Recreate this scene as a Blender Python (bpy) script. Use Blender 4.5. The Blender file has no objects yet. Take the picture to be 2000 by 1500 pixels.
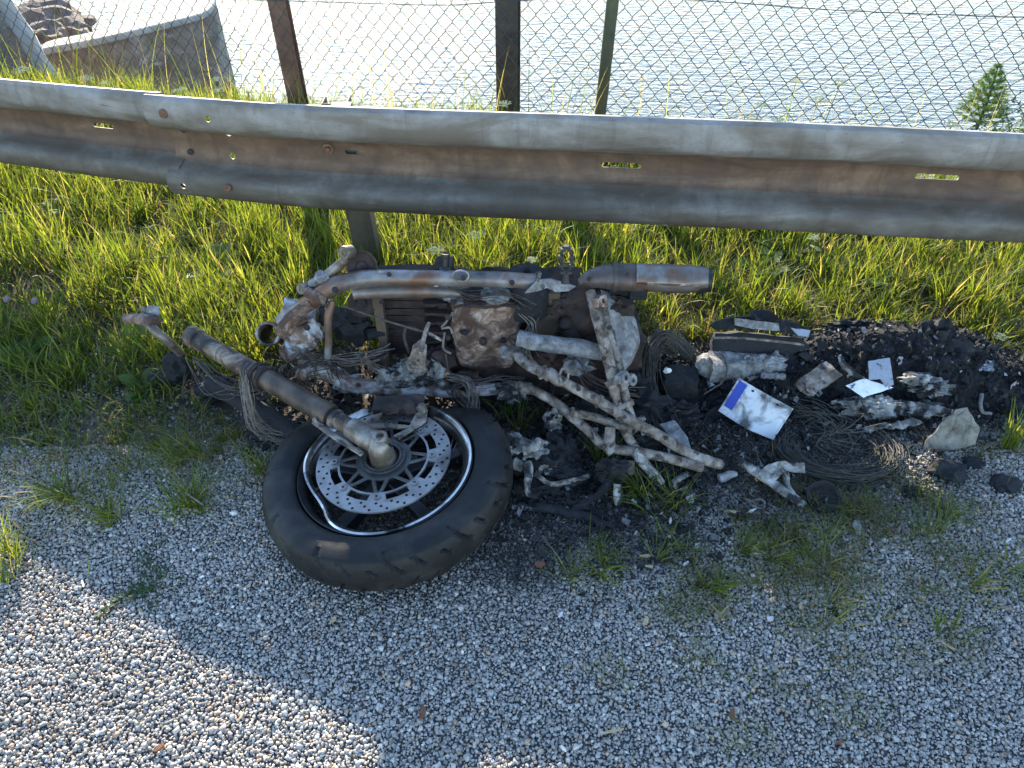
import bpy, bmesh, math, random
import numpy as np
from mathutils import Vector, Matrix, Quaternion, noise

R = math.radians
random.seed(7)
rng = np.random.default_rng(11)
SC = bpy.context.scene
COL = SC.collection

# ------------------------------------------------------------------ camera, sky, sun, exposure
CAM_H, PITCH, FPX = 1.5, R(42.0), 1510.0
cam_d = bpy.data.cameras.new('camera')
cam = bpy.data.objects.new('camera', cam_d); COL.objects.link(cam)
cam.location = (0, 0, CAM_H); cam.rotation_euler = (R(90) - PITCH, 0, 0)
cam_d.sensor_width = 36.0; cam_d.lens = FPX / 2000.0 * 36.0
cam_d.clip_start = 0.05; cam_d.clip_end = 3000
SC.camera = cam

SUN_EL, SUN_AZ = R(22.3), R(-15.3)        # azimuth measured from +Y towards +X
w = bpy.data.worlds.new('World'); SC.world = w; w.use_nodes = True
nt = w.node_tree; nt.nodes.clear()
sky = nt.nodes.new('ShaderNodeTexSky'); sky.sky_type = 'NISHITA'; sky.sun_disc = False
sky.sun_elevation = SUN_EL; sky.sun_rotation = SUN_AZ; sky.altitude = 500
sky.air_density = 1.0; sky.dust_density = 0.05; sky.ozone_density = 1.8
bg = nt.nodes.new('ShaderNodeBackground'); bg.inputs['Strength'].default_value = 0.15
wo = nt.nodes.new('ShaderNodeOutputWorld')
nt.links.new(sky.outputs[0], bg.inputs[0]); nt.links.new(bg.outputs[0], wo.inputs[0])
sun_d = bpy.data.lights.new('sun', 'SUN'); sun_d.energy = 4.2; sun_d.angle = R(0.53); sun_d.color = (1.0, 0.90, 0.74)
sun = bpy.data.objects.new('sun', sun_d); COL.objects.link(sun)
SDIR = Vector((math.sin(SUN_AZ) * math.cos(SUN_EL), math.cos(SUN_AZ) * math.cos(SUN_EL), math.sin(SUN_EL)))
sun.rotation_euler = SDIR.to_track_quat('Z', 'Y').to_euler(); sun.location = SDIR * 30
SC.view_settings.view_transform = 'Standard'; SC.view_settings.look = 'None'
SC.view_settings.exposure = 1.95; SC.view_settings.gamma = 1.0; SC.view_settings.use_curve_mapping = False
SC.render.engine = 'CYCLES'
SC.cycles.use_denoising = True
SC.cycles.max_bounces = 6; SC.cycles.transparent_max_bounces = 8
SC.cycles.sample_clamp_indirect = 6.0

# ------------------------------------------------------------------ survey helpers (photo bearings -> metres)
FW = Vector((0, math.cos(PITCH), -math.sin(PITCH))); UP = Vector((0, math.sin(PITCH), math.cos(PITCH)))
def ray(u, v): return FW + Vector(((u - 1000) / FPX, 0, 0)) - UP * ((v - 750) / FPX)
def P(u, v, z=0.0):
    d = ray(u, v); return Vector((0, 0, CAM_H)) + d * ((z - CAM_H) / d.z)
def PY(u, v, y):
    d = ray(u, v); return Vector((0, 0, CAM_H)) + d * (y / d.y)
def PXn(s): return s / 715.0            # photo pixels to metres near the wreck

# ------------------------------------------------------------------ materials
MATS = {}
def new_mat(name):
    m = bpy.data.materials.new(name); m.use_nodes = True
    n = m.node_tree.nodes; b = n['Principled BSDF']; MATS[name] = m
    return m, m.node_tree, n, b
def ramp(nt, fac, stops, mode='LINEAR'):
    r = nt.nodes.new('ShaderNodeValToRGB'); r.color_ramp.interpolation = mode
    e = r.color_ramp.elements
    while len(e) < len(stops): e.new(0.5)
    for el, (p, c) in zip(e, stops):
        el.position = p; el.color = (c[0], c[1], c[2], 1)
    nt.links.new(fac, r.inputs[0]); return r.outputs[0]
def nz(nt, scale, detail=6, rough=0.6, vec=None, dist=0.0, tex='noise'):
    if vec is None:
        tc = nt.nodes.new('ShaderNodeTexCoord'); vec = tc.outputs['Object']
    if tex == 'noise':
        t = nt.nodes.new('ShaderNodeTexNoise'); t.inputs['Detail'].default_value = detail
        t.inputs['Roughness'].default_value = rough; t.inputs['Distortion'].default_value = dist
        o = t.outputs['Fac']
    else:
        t = nt.nodes.new('ShaderNodeTexVoronoi'); o = t.outputs['Distance']
    t.inputs['Scale'].default_value = scale; nt.links.new(vec, t.inputs['Vector']); return o
def bump(nt, b, h, strength, dist):
    k = nt.nodes.new('ShaderNodeBump'); k.inputs['Strength'].default_value = strength
    k.inputs['Distance'].default_value = dist; nt.links.new(h, k.inputs['Height']); nt.links.new(k.outputs[0], b.inputs['Normal'])
def mixc(nt, fac, a, b, mode='MIX'):
    m = nt.nodes.new('ShaderNodeMix'); m.data_type = 'RGBA'; m.blend_type = mode
    for s, val in ((0, fac), (6, a), (7, b)):
        if isinstance(val, (int, float)): m.inputs[s].default_value = val
        elif isinstance(val, tuple): m.inputs[s].default_value = (val[0], val[1], val[2], 1)
        else: nt.links.new(val, m.inputs[s])
    return m.outputs[2]
def pm(name, stops, scale=20, rough=0.7, metal=0.0, bs=60, bstr=0.4, bd=0.003, detail=8, patch=None, pscale=6, pstops=None, rstops=None, dist=0.4):
    m, nt, n, b = new_mat(name)
    c = ramp(nt, nz(nt, scale, detail, 0.65, dist=dist), stops)
    if patch:
        f = ramp(nt, nz(nt, pscale, 5, 0.6, dist=0.6), pstops or [(0.45, (0, 0, 0)), (0.6, (1, 1, 1))])
        c = mixc(nt, f, c, patch)
    nt.links.new(c, b.inputs['Base Color'])
    b.inputs['Metallic'].default_value = metal; b.inputs['Roughness'].default_value = rough
    if rstops: nt.links.new(ramp(nt, nz(nt, scale * 1.7, 5), [(p, (v, v, v)) for p, v in rstops]), b.inputs['Roughness'])
    if bstr: bump(nt, b, nz(nt, bs, 6, 0.65), bstr, bd)
    return m
# scorched metals
pm('scorched_tube', [(0.30, (0.030, 0.025, 0.022)), (0.45, (0.145, 0.108, 0.082)), (0.58, (0.28, 0.235, 0.195)), (0.72, (0.47, 0.44, 0.40))], 26, 0.75, 0.05, 160, 0.9, 0.003, patch=(0.022, 0.018, 0.016), pscale=38, pstops=[(0.53, (0, 0, 0)), (0.63, (0.9, 0.9, 0.9))])
pm('bluish_steel', [(0.32, (0.05, 0.045, 0.045)), (0.5, (0.18, 0.155, 0.135)), (0.68, (0.33, 0.32, 0.31))], 9, 0.45, 0.4, 90, 0.25, 0.0015, patch=(0.16, 0.08, 0.045), pscale=7)
pm('ash_tube', [(0.30, (0.05, 0.04, 0.035)), (0.44, (0.22, 0.17, 0.14)), (0.54, (0.52, 0.51, 0.50)), (0.75, (0.72, 0.72, 0.72))], 26, 0.85, 0.0, 160, 0.8, 0.003, patch=(0.17, 0.10, 0.07), pscale=14)
pm('rust_skin', [(0.28, (0.05, 0.03, 0.022)), (0.42, (0.15, 0.085, 0.055)), (0.54, (0.30, 0.20, 0.145)), (0.70, (0.56, 0.48, 0.42))], 24, 0.9, 0.0, 70, 1.0, 0.008, patch=(0.085, 0.048, 0.034), pscale=13, dist=2.0)
pm('dark_rust', [(0.35, (0.014, 0.010, 0.009)), (0.55, (0.045, 0.027, 0.021)), (0.75, (0.10, 0.06, 0.05))], 22, 0.8, 0.1, 90, 0.7, 0.003)
pm('soot_black', [(0.35, (0.006, 0.006, 0.007)), (0.6, (0.016, 0.016, 0.018)), (0.78, (0.06, 0.06, 0.062))], 34, 0.8, 0.0, 140, 1.0, 0.004)
pm('char_mix', [(0.44, (0.006, 0.006, 0.007)), (0.58, (0.016, 0.016, 0.018)), (0.69, (0.07, 0.07, 0.072)), (0.82, (0.30, 0.30, 0.30))], 42, 0.85, 0.0, 130, 1.0, 0.008)
pm('ash_lump', [(0.34, (0.03, 0.028, 0.027)), (0.5, (0.24, 0.22, 0.19)), (0.66, (0.52, 0.50, 0.46))], 30, 0.9, 0.0, 120, 0.9, 0.004, patch=(0.02, 0.02, 0.02), pscale=19, pstops=[(0.5, (0, 0, 0)), (0.58, (1, 1, 1))])
pm('bare_alloy', [(0.35, (0.13, 0.105, 0.08)), (0.6, (0.32, 0.29, 0.25))], 22, 0.45, 0.5, 130, 0.3, 0.001, patch=(0.10, 0.07, 0.045), pscale=13, pstops=[(0.42, (0, 0, 0)), (0.62, (0.9, 0.9, 0.9))])
pm('fork_brown', [(0.34, (0.028, 0.022, 0.018)), (0.52, (0.085, 0.062, 0.045)), (0.72, (0.16, 0.115, 0.08))], 12, 0.5, 0.4, 140, 0.3, 0.0015, dist=0.8)
pm('fork_scorched', [(0.32, (0.02, 0.017, 0.015)), (0.46, (0.12, 0.075, 0.045)), (0.58, (0.28, 0.23, 0.18)), (0.72, (0.46, 0.43, 0.40))], 14, 0.6, 0.2, 140, 0.5, 0.002, dist=1.0, patch=(0.02, 0.018, 0.017), pscale=17, pstops=[(0.5, (0, 0, 0)), (0.6, (1, 1, 1))])
pm('disc_steel', [(0.3, (0.17, 0.165, 0.16)), (0.7, (0.30, 0.29, 0.28))], 18, 0.42, 0.6, 200, 0.2, 0.0005, patch=(0.055, 0.044, 0.036), pscale=10, pstops=[(0.48, (0, 0, 0)), (0.70, (0.9, 0.9, 0.9))])
pm('carrier_grey', [(0.3, (0.03, 0.027, 0.025)), (0.7, (0.10, 0.095, 0.088))], 20, 0.5, 0.4, 150, 0.2, 0.001)
pm('polished_rim', [(0.35, (0.40, 0.37, 0.33)), (0.55, (0.75, 0.73, 0.70))], 9, 0.22, 0.95, 150, 0.15, 0.001, patch=(0.03, 0.03, 0.03), pscale=9, pstops=[(0.48, (0, 0, 0)), (0.62, (1, 1, 1))])
pm('black_alloy', [(0.3, (0.008, 0.008, 0.009)), (0.7, (0.028, 0.027, 0.027))], 20, 0.45, 0.2, 150, 0.3, 0.001)
pm('tyre_rubber', [(0.3, (0.008, 0.008, 0.0085)), (0.55, (0.013, 0.013, 0.0125)), (0.75, (0.026, 0.024, 0.022))], 14, 0.5, 0.0, 300, 0.5, 0.0015, patch=(0.05, 0.045, 0.039), pscale=7, pstops=[(0.50, (0, 0, 0)), (0.72, (0.75, 0.75, 0.75))], rstops=[(0.3, 0.4), (0.7, 0.7)])
MATS['tyre_rubber'].node_tree.nodes['Principled BSDF'].inputs['Specular IOR Level'].default_value = 0.28
pm('wire_strand', [(0.35, (0.030, 0.025, 0.022)), (0.65, (0.12, 0.09, 0.07))], 60, 0.6, 0.3, 60, 0, 0)
pm('cord_strand', [(0.35, (0.035, 0.032, 0.026)), (0.7, (0.10, 0.09, 0.07))], 60, 0.6, 0.2, 60, 0, 0)
pm('pale_wire', [(0.35, (0.11, 0.085, 0.065)), (0.7, (0.32, 0.27, 0.22))], 60, 0.6, 0.2, 60, 0, 0)
pm('muffler_brown', [(0.34, (0.04, 0.033, 0.03)), (0.55, (0.12, 0.098, 0.085)), (0.72, (0.27, 0.25, 0.23))], 14, 0.5, 0.35, 110, 0.4, 0.0015, patch=(0.085, 0.05, 0.034), pscale=9)
pm('grey_cast', [(0.35, (0.10, 0.09, 0.085)), (0.52, (0.22, 0.21, 0.20)), (0.72, (0.40, 0.40, 0.39))], 45, 0.8, 0.1, 200, 0.7, 0.002)
pm('white_sheet', [(0.36, (0.10, 0.10, 0.11)), (0.42, (0.62, 0.65, 0.70)), (0.8, (0.78, 0.80, 0.84))], 40, 0.6, 0.1, 150, 0.2, 0.001, detail=3)
pm('grey_sheet', [(0.34, (0.05, 0.05, 0.06)), (0.41, (0.24, 0.26, 0.30)), (0.8, (0.34, 0.37, 0.42))], 45, 0.6, 0.1, 150, 0.2, 0.001, detail=3)
pm('plate_white', [(0.3, (0.46, 0.48, 0.50)), (0.7, (0.66, 0.68, 0.70))], 10, 0.45, 0.0, 100, 0.15, 0.001, patch=(0.045, 0.045, 0.045), pscale=17, pstops=[(0.46, (0, 0, 0)), (0.64, (1, 1, 1))])
pm('plate_blue', [(0.3, (0.008, 0.03, 0.26)), (0.7, (0.014, 0.05, 0.38))], 10, 0.4, 0.0, 100, 0.1, 0.001)
pm('clouded_plastic', [(0.35, (0.11, 0.10, 0.08)), (0.7, (0.30, 0.285, 0.24))], 22, 0.5, 0.0, 90, 0.6, 0.003, patch=(0.05, 0.045, 0.035), pscale=17)
pm('wood_chip', [(0.3, (0.34, 0.22, 0.11)), (0.7, (0.58, 0.44, 0.26))], 60, 0.8, 0, 200, 0.3, 0.001)
pm('bark_chip', [(0.3, (0.10, 0.045, 0.022)), (0.7, (0.24, 0.11, 0.055))], 70, 0.85, 0, 200, 0.5, 0.001)
pm('pale_chip', [(0.3, (0.55, 0.53, 0.48)), (0.7, (0.75, 0.73, 0.68))], 70, 0.8, 0, 200, 0.3, 0.001)
pm('grey_flake', [(0.3, (0.26, 0.25, 0.25)), (0.7, (0.42, 0.40, 0.40))], 60, 0.8, 0, 200, 0.4, 0.001)
# guard rail

def rail_mat(name, stops, grime, gl):
    m, nt, n, b = new_mat(name)
    tc = nt.nodes.new('ShaderNodeTexCoord')
    def mapped(sx, sy, sz):
        mp = nt.nodes.new('ShaderNodeMapping'); nt.links.new(tc.outputs['Object'], mp.inputs[0]); mp.inputs['Scale'].default_value = (sx, sy, sz); return mp.outputs[0]
    c = ramp(nt, nz(nt, 9, 9, 0.7, dist=0.3), stops)
    c = mixc(nt, ramp(nt, nz(nt, 6, 6, 0.65, mapped(0.6, 1, 2.2), 0.5), [(gl, (0, 0, 0)), (gl + 0.2, (0.85, 0.85, 0.85))]), c, grime)
    c = mixc(nt, ramp(nt, nz(nt, 16, 4, 0.6, mapped(1.6, 1, 0.12)), [(0.55, (0, 0, 0)), (0.75, (0.55, 0.55, 0.55))]), c, tuple(x * 0.7 for x in grime))
    c = mixc(nt, ramp(nt, nz(nt, 14, 3, 0.5, mapped(0.12, 1, 4.0)), [(0.66, (0, 0, 0)), (0.70, (0.6, 0.6, 0.6))]), c, (0.07, 0.055, 0.045))
    c = mixc(nt, ramp(nt, nz(nt, 90, 3, 0.5), [(0.66, (0, 0, 0)), (0.74, (0.5, 0.5, 0.5))]), c, (0.10, 0.075, 0.055))
    nt.links.new(c, b.inputs['Base Color']); b.inputs['Metallic'].default_value = 0.15
    nt.links.new(ramp(nt, nz(nt, 20, 5), [(0.3, (0.5,) * 3), (0.7, (0.72,) * 3)]), b.inputs['Roughness'])
    bump(nt, b, nz(nt, 220, 5), 0.35, 0.0012)
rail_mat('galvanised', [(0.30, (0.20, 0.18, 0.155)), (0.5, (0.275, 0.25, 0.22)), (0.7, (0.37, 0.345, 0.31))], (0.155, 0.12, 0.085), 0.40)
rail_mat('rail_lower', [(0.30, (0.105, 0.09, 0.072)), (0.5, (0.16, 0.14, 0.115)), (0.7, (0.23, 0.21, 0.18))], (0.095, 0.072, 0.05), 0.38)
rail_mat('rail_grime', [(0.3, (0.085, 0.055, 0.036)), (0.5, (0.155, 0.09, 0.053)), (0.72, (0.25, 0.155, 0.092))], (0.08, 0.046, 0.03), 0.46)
pm('bolt_rust', [(0.3, (0.10, 0.045, 0.025)), (0.7, (0.23, 0.12, 0.07))], 60, 0.75, 0.2, 200, 0.4, 0.001)
pm('post_steel', [(0.3, (0.07, 0.055, 0.04)), (0.6, (0.15, 0.12, 0.085)), (0.8, (0.22, 0.19, 0.14))], 9, 0.65, 0.2, 120, 0.4, 0.002)
pm('post_brown', [(0.3, (0.05, 0.034, 0.022)), (0.6, (0.11, 0.076, 0.05)), (0.8, (0.17, 0.125, 0.08))], 12, 0.8, 0.0, 120, 0.5, 0.002)
pm('post_glare', [(0.3, (0.16, 0.075, 0.045)), (0.6, (0.27, 0.14, 0.085)), (0.8, (0.36, 0.21, 0.14))], 12, 0.8, 0.0, 120, 0.5, 0.002)  # left fence post: lighter, redder brown with the sun glare put into the colour
pm('post_green', [(0.3, (0.05, 0.055, 0.028)), (0.55, (0.10, 0.10, 0.05)), (0.8, (0.15, 0.10, 0.055))], 9, 0.6, 0.1, 120, 0.4, 0.002)
pm('fence_wire', [(0.3, (0.03, 0.042, 0.042)), (0.7, (0.06, 0.08, 0.075))], 12, 0.6, 0.1, 60, 0, 0, patch=(0.06, 0.035, 0.02), pscale=3, pstops=[(0.60, (0, 0, 0)), (0.72, (1, 1, 1))])
pm('concrete_old', [(0.3, (0.13, 0.092, 0.058)), (0.5, (0.25, 0.185, 0.125)), (0.7, (0.38, 0.31, 0.23))], 3.0, 0.9, 0, 30, 0.8, 0.03, patch=(0.55, 0.52, 0.47), pscale=3.5, pstops=[(0.60, (0, 0, 0)), (0.70, (1, 1, 1))])
pm('concrete_cap', [(0.3, (0.32, 0.285, 0.23)), (0.7, (0.50, 0.46, 0.39))], 4, 0.9, 0, 40, 0.5, 0.01)
pm('rock', [(0.3, (0.10, 0.07, 0.05)), (0.7, (0.28, 0.215, 0.165))], 6, 0.9, 0, 25, 0.8, 0.02)
pm('bark', [(0.3, (0.05, 0.038, 0.028)), (0.7, (0.14, 0.11, 0.085))], 14, 0.9, 0, 50, 0.9, 0.01)
pm('dry_stem', [(0.3, (0.28, 0.15, 0.06)), (0.7, (0.48, 0.29, 0.13))], 20, 0.8, 0, 60, 0, 0)
pm('clover_pink', [(0.3, (0.30, 0.14, 0.22)), (0.7, (0.45, 0.25, 0.34))], 40, 0.8, 0, 60, 0, 0)

def leaf_mat(name, attr=True, base=(0.09, 0.16, 0.025), trans=0.5, tcol=(1.5, 1.55, 0.55), rough=0.5):
    m, nt, n, b = new_mat(name)
    if attr:
        a = nt.nodes.new('ShaderNodeAttribute'); a.attribute_name = 'tint'; c = a.outputs['Color']
    else:
        c = ramp(nt, nz(nt, 30), [(0.3, tuple(x * 0.7 for x in base)), (0.7, tuple(x * 1.3 for x in base))])
    b.inputs['Roughness'].default_value = rough; b.inputs['Specular IOR Level'].default_value = 0.35
    nt.links.new(c, b.inputs['Base Color'])
    t = nt.nodes.new('ShaderNodeBsdfTranslucent')
    tc = mixc(nt, 1.0, c, tcol, 'MULTIPLY'); nt.links.new(tc, t.inputs['Color'])
    ms = nt.nodes.new('ShaderNodeMixShader'); ms.inputs[0].default_value = trans
    nt.links.new(b.outputs[0], ms.inputs[1]); nt.links.new(t.outputs[0], ms.inputs[2])
    nt.links.new(ms.outputs[0], n['Material Output'].inputs['Surface']); return m
leaf_mat('grass_blade', trans=0.6, tcol=(2.0, 1.75, 0.6))
leaf_mat('needle', False, (0.07, 0.12, 0.035), 0.5)
leaf_mat('weed_green', False, (0.09, 0.15, 0.03), 0.45)
leaf_mat('umbel', False, (0.50, 0.52, 0.33), 0.4, (1.1, 1.1, 0.8))
leaf_mat('tree_leaf', False, (0.06, 0.11, 0.025), 0.4)
leaf_mat('moss_green', False, (0.035, 0.07, 0.018), 0.3)

m, nt, n, b = new_mat('gravel_stone')
a = nt.nodes.new('ShaderNodeAttribute'); a.attribute_name = 'tint'
nt.links.new(mixc(nt, 0.55, a.outputs['Color'], ramp(nt, nz(nt, 260, 5), [(0.3, (0.5, 0.5, 0.5)), (0.7, (1.35, 1.35, 1.35))]), 'MULTIPLY'), b.inputs['Base Color'])
b.inputs['Roughness'].default_value = 0.85
bump(nt, b, nz(nt, 500, 4), 0.4, 0.001)

m, nt, n, b = new_mat('ground_soil')
tc = nt.nodes.new('ShaderNodeTexCoord'); sx = nt.nodes.new('ShaderNodeSeparateXYZ'); nt.links.new(tc.outputs['Object'], sx.inputs[0])
grv = ramp(nt, nz(nt, 120, 4), [(0.35, (0.045, 0.042, 0.038)), (0.7, (0.19, 0.18, 0.165))])
soil = ramp(nt, nz(nt, 30, 8), [(0.3, (0.025, 0.018, 0.011)), (0.6, (0.075, 0.055, 0.032)), (0.8, (0.19, 0.15, 0.085))])
ad = nt.nodes.new('ShaderNodeMath'); ad.operation = 'MULTIPLY_ADD'; nt.links.new(nz(nt, 5, 4), ad.inputs[0]); ad.inputs[1].default_value = 0.5; nt.links.new(sx.outputs[1], ad.inputs[2])
fy = ramp(nt, ad.outputs[0], [(0.0, (0, 0, 0)), (1.0, (1, 1, 1))])
mr = nt.nodes.new('ShaderNodeMapRange'); mr.inputs[1].default_value = 1.65; mr.inputs[2].default_value = 1.85; nt.links.new(ad.outputs[0], mr.inputs[0])
nt.links.new(mixc(nt, mr.outputs[0], grv, soil), b.inputs['Base Color'])
b.inputs['Roughness'].default_value = 0.95
bump(nt, b, nz(nt, 110, 5), 0.8, 0.01)

m, nt, n, b = new_mat('lake_water')
tc = nt.nodes.new('ShaderNodeTexCoord'); mp = nt.nodes.new('ShaderNodeMapping'); nt.links.new(tc.outputs['Object'], mp.inputs[0])
mp.inputs['Scale'].default_value = (1.2, 3.4, 1.0); mp.inputs['Rotation'].default_value = (0, 0, R(14))
b.inputs['Base Color'].default_value = (0.03, 0.095, 0.17, 1); b.inputs['Roughness'].default_value = 0.06; b.inputs['IOR'].default_value = 1.33; b.inputs['Specular IOR Level'].default_value = 0.17; b.inputs['Specular Tint'].default_value = (0.72, 0.86, 1.0, 1)
h1 = nz(nt, 3.2, 4, 0.55, mp.outputs[0]); h2 = nz(nt, 9.0, 3, 0.5, mp.outputs[0])
mm = nt.nodes.new('ShaderNodeMath'); mm.operation = 'MULTIPLY_ADD'; nt.links.new(h2, mm.inputs[0]); mm.inputs[1].default_value = 0.35; nt.links.new(h1, mm.inputs[2])
bump(nt, b, mm.outputs[0], 0.8, 0.10)

# ------------------------------------------------------------------ mesh helpers
class MB:
    def __init__(s): s.v = []; s.f = []
    def add(s, verts, faces):
        o = len(s.v); s.v += [Vector(x) for x in verts]; s.f += [tuple(i + o for i in f) for f in faces]; return s
    def tube(s, pts, rad, seg=12, res=6, cap=True, flat=1.0):
        pts = [Vector(p) for p in pts]
        n = len(pts); rad = list(rad) if hasattr(rad, '__len__') else [rad] * n
        path, rr = [], []
        if n == 2 or res == 1:
            path, rr = pts, rad
            if n == 2 and res > 1:
                path = [pts[0].lerp(pts[1], i / res) for i in range(res + 1)]; rr = [rad[0] + (rad[1] - rad[0]) * i / res for i in range(res + 1)]
        else:
            ext = [pts[0] * 2 - pts[1]] + pts + [pts[-1] * 2 - pts[-2]]
            for i in range(n - 1):
                p0, p1, p2, p3 = ext[i:i + 4]
                for k in range(res):
                    t = k / res
                    path.append(0.5 * ((2 * p1) + (p2 - p0) * t + (2 * p0 - 5 * p1 + 4 * p2 - p3) * t * t + (3 * p1 - p0 - 3 * p2 + p3) * t ** 3))
                    rr.append(rad[i] + (rad[i + 1] - rad[i]) * t)
            path.append(pts[-1]); rr.append(rad[-1])
        t0 = (path[1] - path[0]).normalized()
        up = Vector((0, 0, 1)) if abs(t0.z) < 0.9 else Vector((1, 0, 0))
        nx = (up - t0 * up.dot(t0)).normalized()
        o = len(s.v)
        for i, p in enumerate(path):
            t = (path[min(i + 1, len(path) - 1)] - path[max(i - 1, 0)]).normalized()
            nx = (nx - t * nx.dot(t)).normalized(); ny = t.cross(nx)
            for k in range(seg):
                a = 2 * math.pi * k / seg
                s.v.append(p + nx * (math.cos(a) * rr[i] * flat) + ny * (math.sin(a) * rr[i]))
        m = len(path)
        for i in range(m - 1):
            for k in range(seg):
                k2 = (k + 1) % seg
                s.f.append((o + i * seg + k, o + i * seg + k2, o + (i + 1) * seg + k2, o + (i + 1) * seg + k))
        if cap:
            s.f.append(tuple(o + k for k in reversed(range(seg)))); s.f.append(tuple(o + (m - 1) * seg + k for k in range(seg)))
        return s
    def lathe(s, prof, seg=48, mat=None, a0=0.0, a1=2 * math.pi, closed=True, fn=None):
        """prof: (radius, height) pairs; closed = profile loops on itself"""
        mat = mat or Matrix(); o = len(s.v); n = len(prof); full = abs(a1 - a0 - 2 * math.pi) < 1e-6
        m = seg if full else seg + 1
        for j in range(m):
            a = a0 + (a1 - a0) * j / seg
            for k, (r, h) in enumerate(prof):
                if fn: r, h = fn(r, h, a, k)
                s.v.append(mat @ Vector((r * math.cos(a), r * math.sin(a), h)))
        for j in range(seg):
            j2 = (j + 1) % m
            for k in range(n if closed else n - 1):
                k2 = (k + 1) % n
                s.f.append((o + j * n + k, o + j2 * n + k, o + j2 * n + k2, o + j * n + k2))
        if closed and not full:
            s.f.append(tuple(o + k for k in range(n))); s.f.append(tuple(o + seg * n + k for k in reversed(range(n))))
        return s
    def cyl(s, a, b, r, r2=None, seg=20):
        return s.tube([a, b], [r, r if r2 is None else r2], seg, 1)
    def box(s, c, hx, hy, hz, div=1):
        """c centre; hx,hy,hz half axis vectors or numbers"""
        if not hasattr(hx, '__len__'): hx = Vector((hx, 0, 0))
        if not hasattr(hy, '__len__'): hy = Vector((0, hy, 0))
        if not hasattr(hz, '__len__'): hz = Vector((0, 0, hz))
        hx, hy, hz, c = Vector(hx), Vector(hy), Vector(hz), Vector(c)
        if div == 1:
            vs = [c + hx * x + hy * y + hz * z for z in (-1, 1) for y in (-1, 1) for x in (-1, 1)]
            return s.add(vs, [(0, 2, 3, 1), (4, 5, 7, 6), (0, 1, 5, 4), (2, 6, 7, 3), (0, 4, 6, 2), (1, 3, 7, 5)])
        bm = bmesh.new(); bmesh.ops.create_cube(bm, size=2)
        bmesh.ops.subdivide_edges(bm, edges=bm.edges[:], cuts=div, use_grid_fill=True)
        bm.verts.index_update()
        s.add([c + hx * v.co.x + hy * v.co.y + hz * v.co.z for v in bm.verts], [tuple(v.index for v in f.verts) for f in bm.faces]); bm.free(); return s
    def lump(s, c, size, seed=0, amp=0.35, sc=2.0, sub=3, rot=None):
        bm = bmesh.new(); bmesh.ops.create_icosphere(bm, subdivisions=sub, radius=1); bm.verts.index_update()
        off = Vector((seed * 3.7, seed * 1.3, seed * 7.1)); M = rot or Matrix.Identity(3); c = Vector(c)
        vs = []
        for v in bm.verts:
            d = 1 + amp * (noise.noise(v.co * sc + off) + 0.5 * noise.noise(v.co * sc * 2.3 + off) + 0.3 * noise.noise(v.co * sc * 5 + off))
            vs.append(c + M @ Vector((v.co.x * size[0] * d, v.co.y * size[1] * d, v.co.z * size[2] * d)))
        s.add(vs, [tuple(v.index for v in f.verts) for f in bm.faces]); bm.free(); return s
    def plate(s, pts, th, nrm=None):
        pts = [Vector(p) for p in pts]
        if nrm is None:
            nrm = Vector()
            for i in range(len(pts)): nrm += pts[i].cross(pts[(i + 1) % len(pts)])
        nrm = Vector(nrm).normalized() * th; n = len(pts)
        vs = [p + nrm * 0.5 for p in pts] + [p - nrm * 0.5 for p in pts]
        return s.add(vs, [tuple(range(n)), tuple(reversed(range(n, 2 * n)))] + [(i, i + n, (i + 1) % n + n, (i + 1) % n) for i in range(n)])
    def crumple(s, amp, sc, seed=0):
        off = Vector((seed * 1.7, seed * 2.9, seed * 0.7))
        s.v = [v + noise.noise_vector(v * sc + off) * amp + noise.noise_vector(v * sc * 2.7 + off) * amp * 0.45 for v in s.v]; return s
    def mesh(s, name, base):
        me = bpy.data.meshes.new(name); me.from_pydata([v - base for v in s.v], [], s.f); me.validate(); me.update(); return me

ZERO = Vector((0, 0, 0))
def setp(o, label=None, cat=None, group=None, kind=None):
    if label: o['label'] = label
    if cat: o['category'] = cat
    if group: o['group'] = group
    if kind: o['kind'] = kind
    return o
def link(name, me, mat, parent=None, loc=ZERO, smooth=True, bevel=0.0, angle=None):
    o = bpy.data.objects.new(name, me); COL.objects.link(o); o.location = loc
    if mat: me.materials.append(MATS[mat])
    if smooth:
        me.polygons.foreach_set('use_smooth', [True] * len(me.polygons))
        try: me.set_sharp_from_angle(angle=R(angle or 38))
        except Exception: pass
    if parent: o.parent = parent
    if bevel:
        bv = o.modifiers.new('bevel', 'BEVEL'); bv.width = bevel; bv.segments = 2; bv.limit_method = 'ANGLE'; bv.angle_limit = R(40)
    return o
def root(name, base, label, cat, group=None):
    o = bpy.data.objects.new(name, None); COL.objects.link(o); o.location = base; o.empty_display_size = 0.05
    return setp(o, label, cat, group)
def base_of(o):
    b = Vector(o.location)
    while o.parent: o = o.parent; b += Vector(o.location)
    return b
def part(name, mb, mat, parent, smooth=True, bevel=0.0, label=None, angle=None):
    """a part in world measurements, hung under its thing (or under another part)"""
    o = link(name, mb.mesh(name, base_of(parent)), mat, parent, ZERO, smooth, bevel, angle)
    if label: o['label'] = label
    return o
def solo(name, mb, mat, base, label, cat, group=None, kind=None, smooth=True, bevel=0.0):
    base = Vector(base); o = link(name, mb.mesh(name, base), mat, None, base, smooth, bevel)
    return setp(o, label, cat, group, kind)
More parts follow.
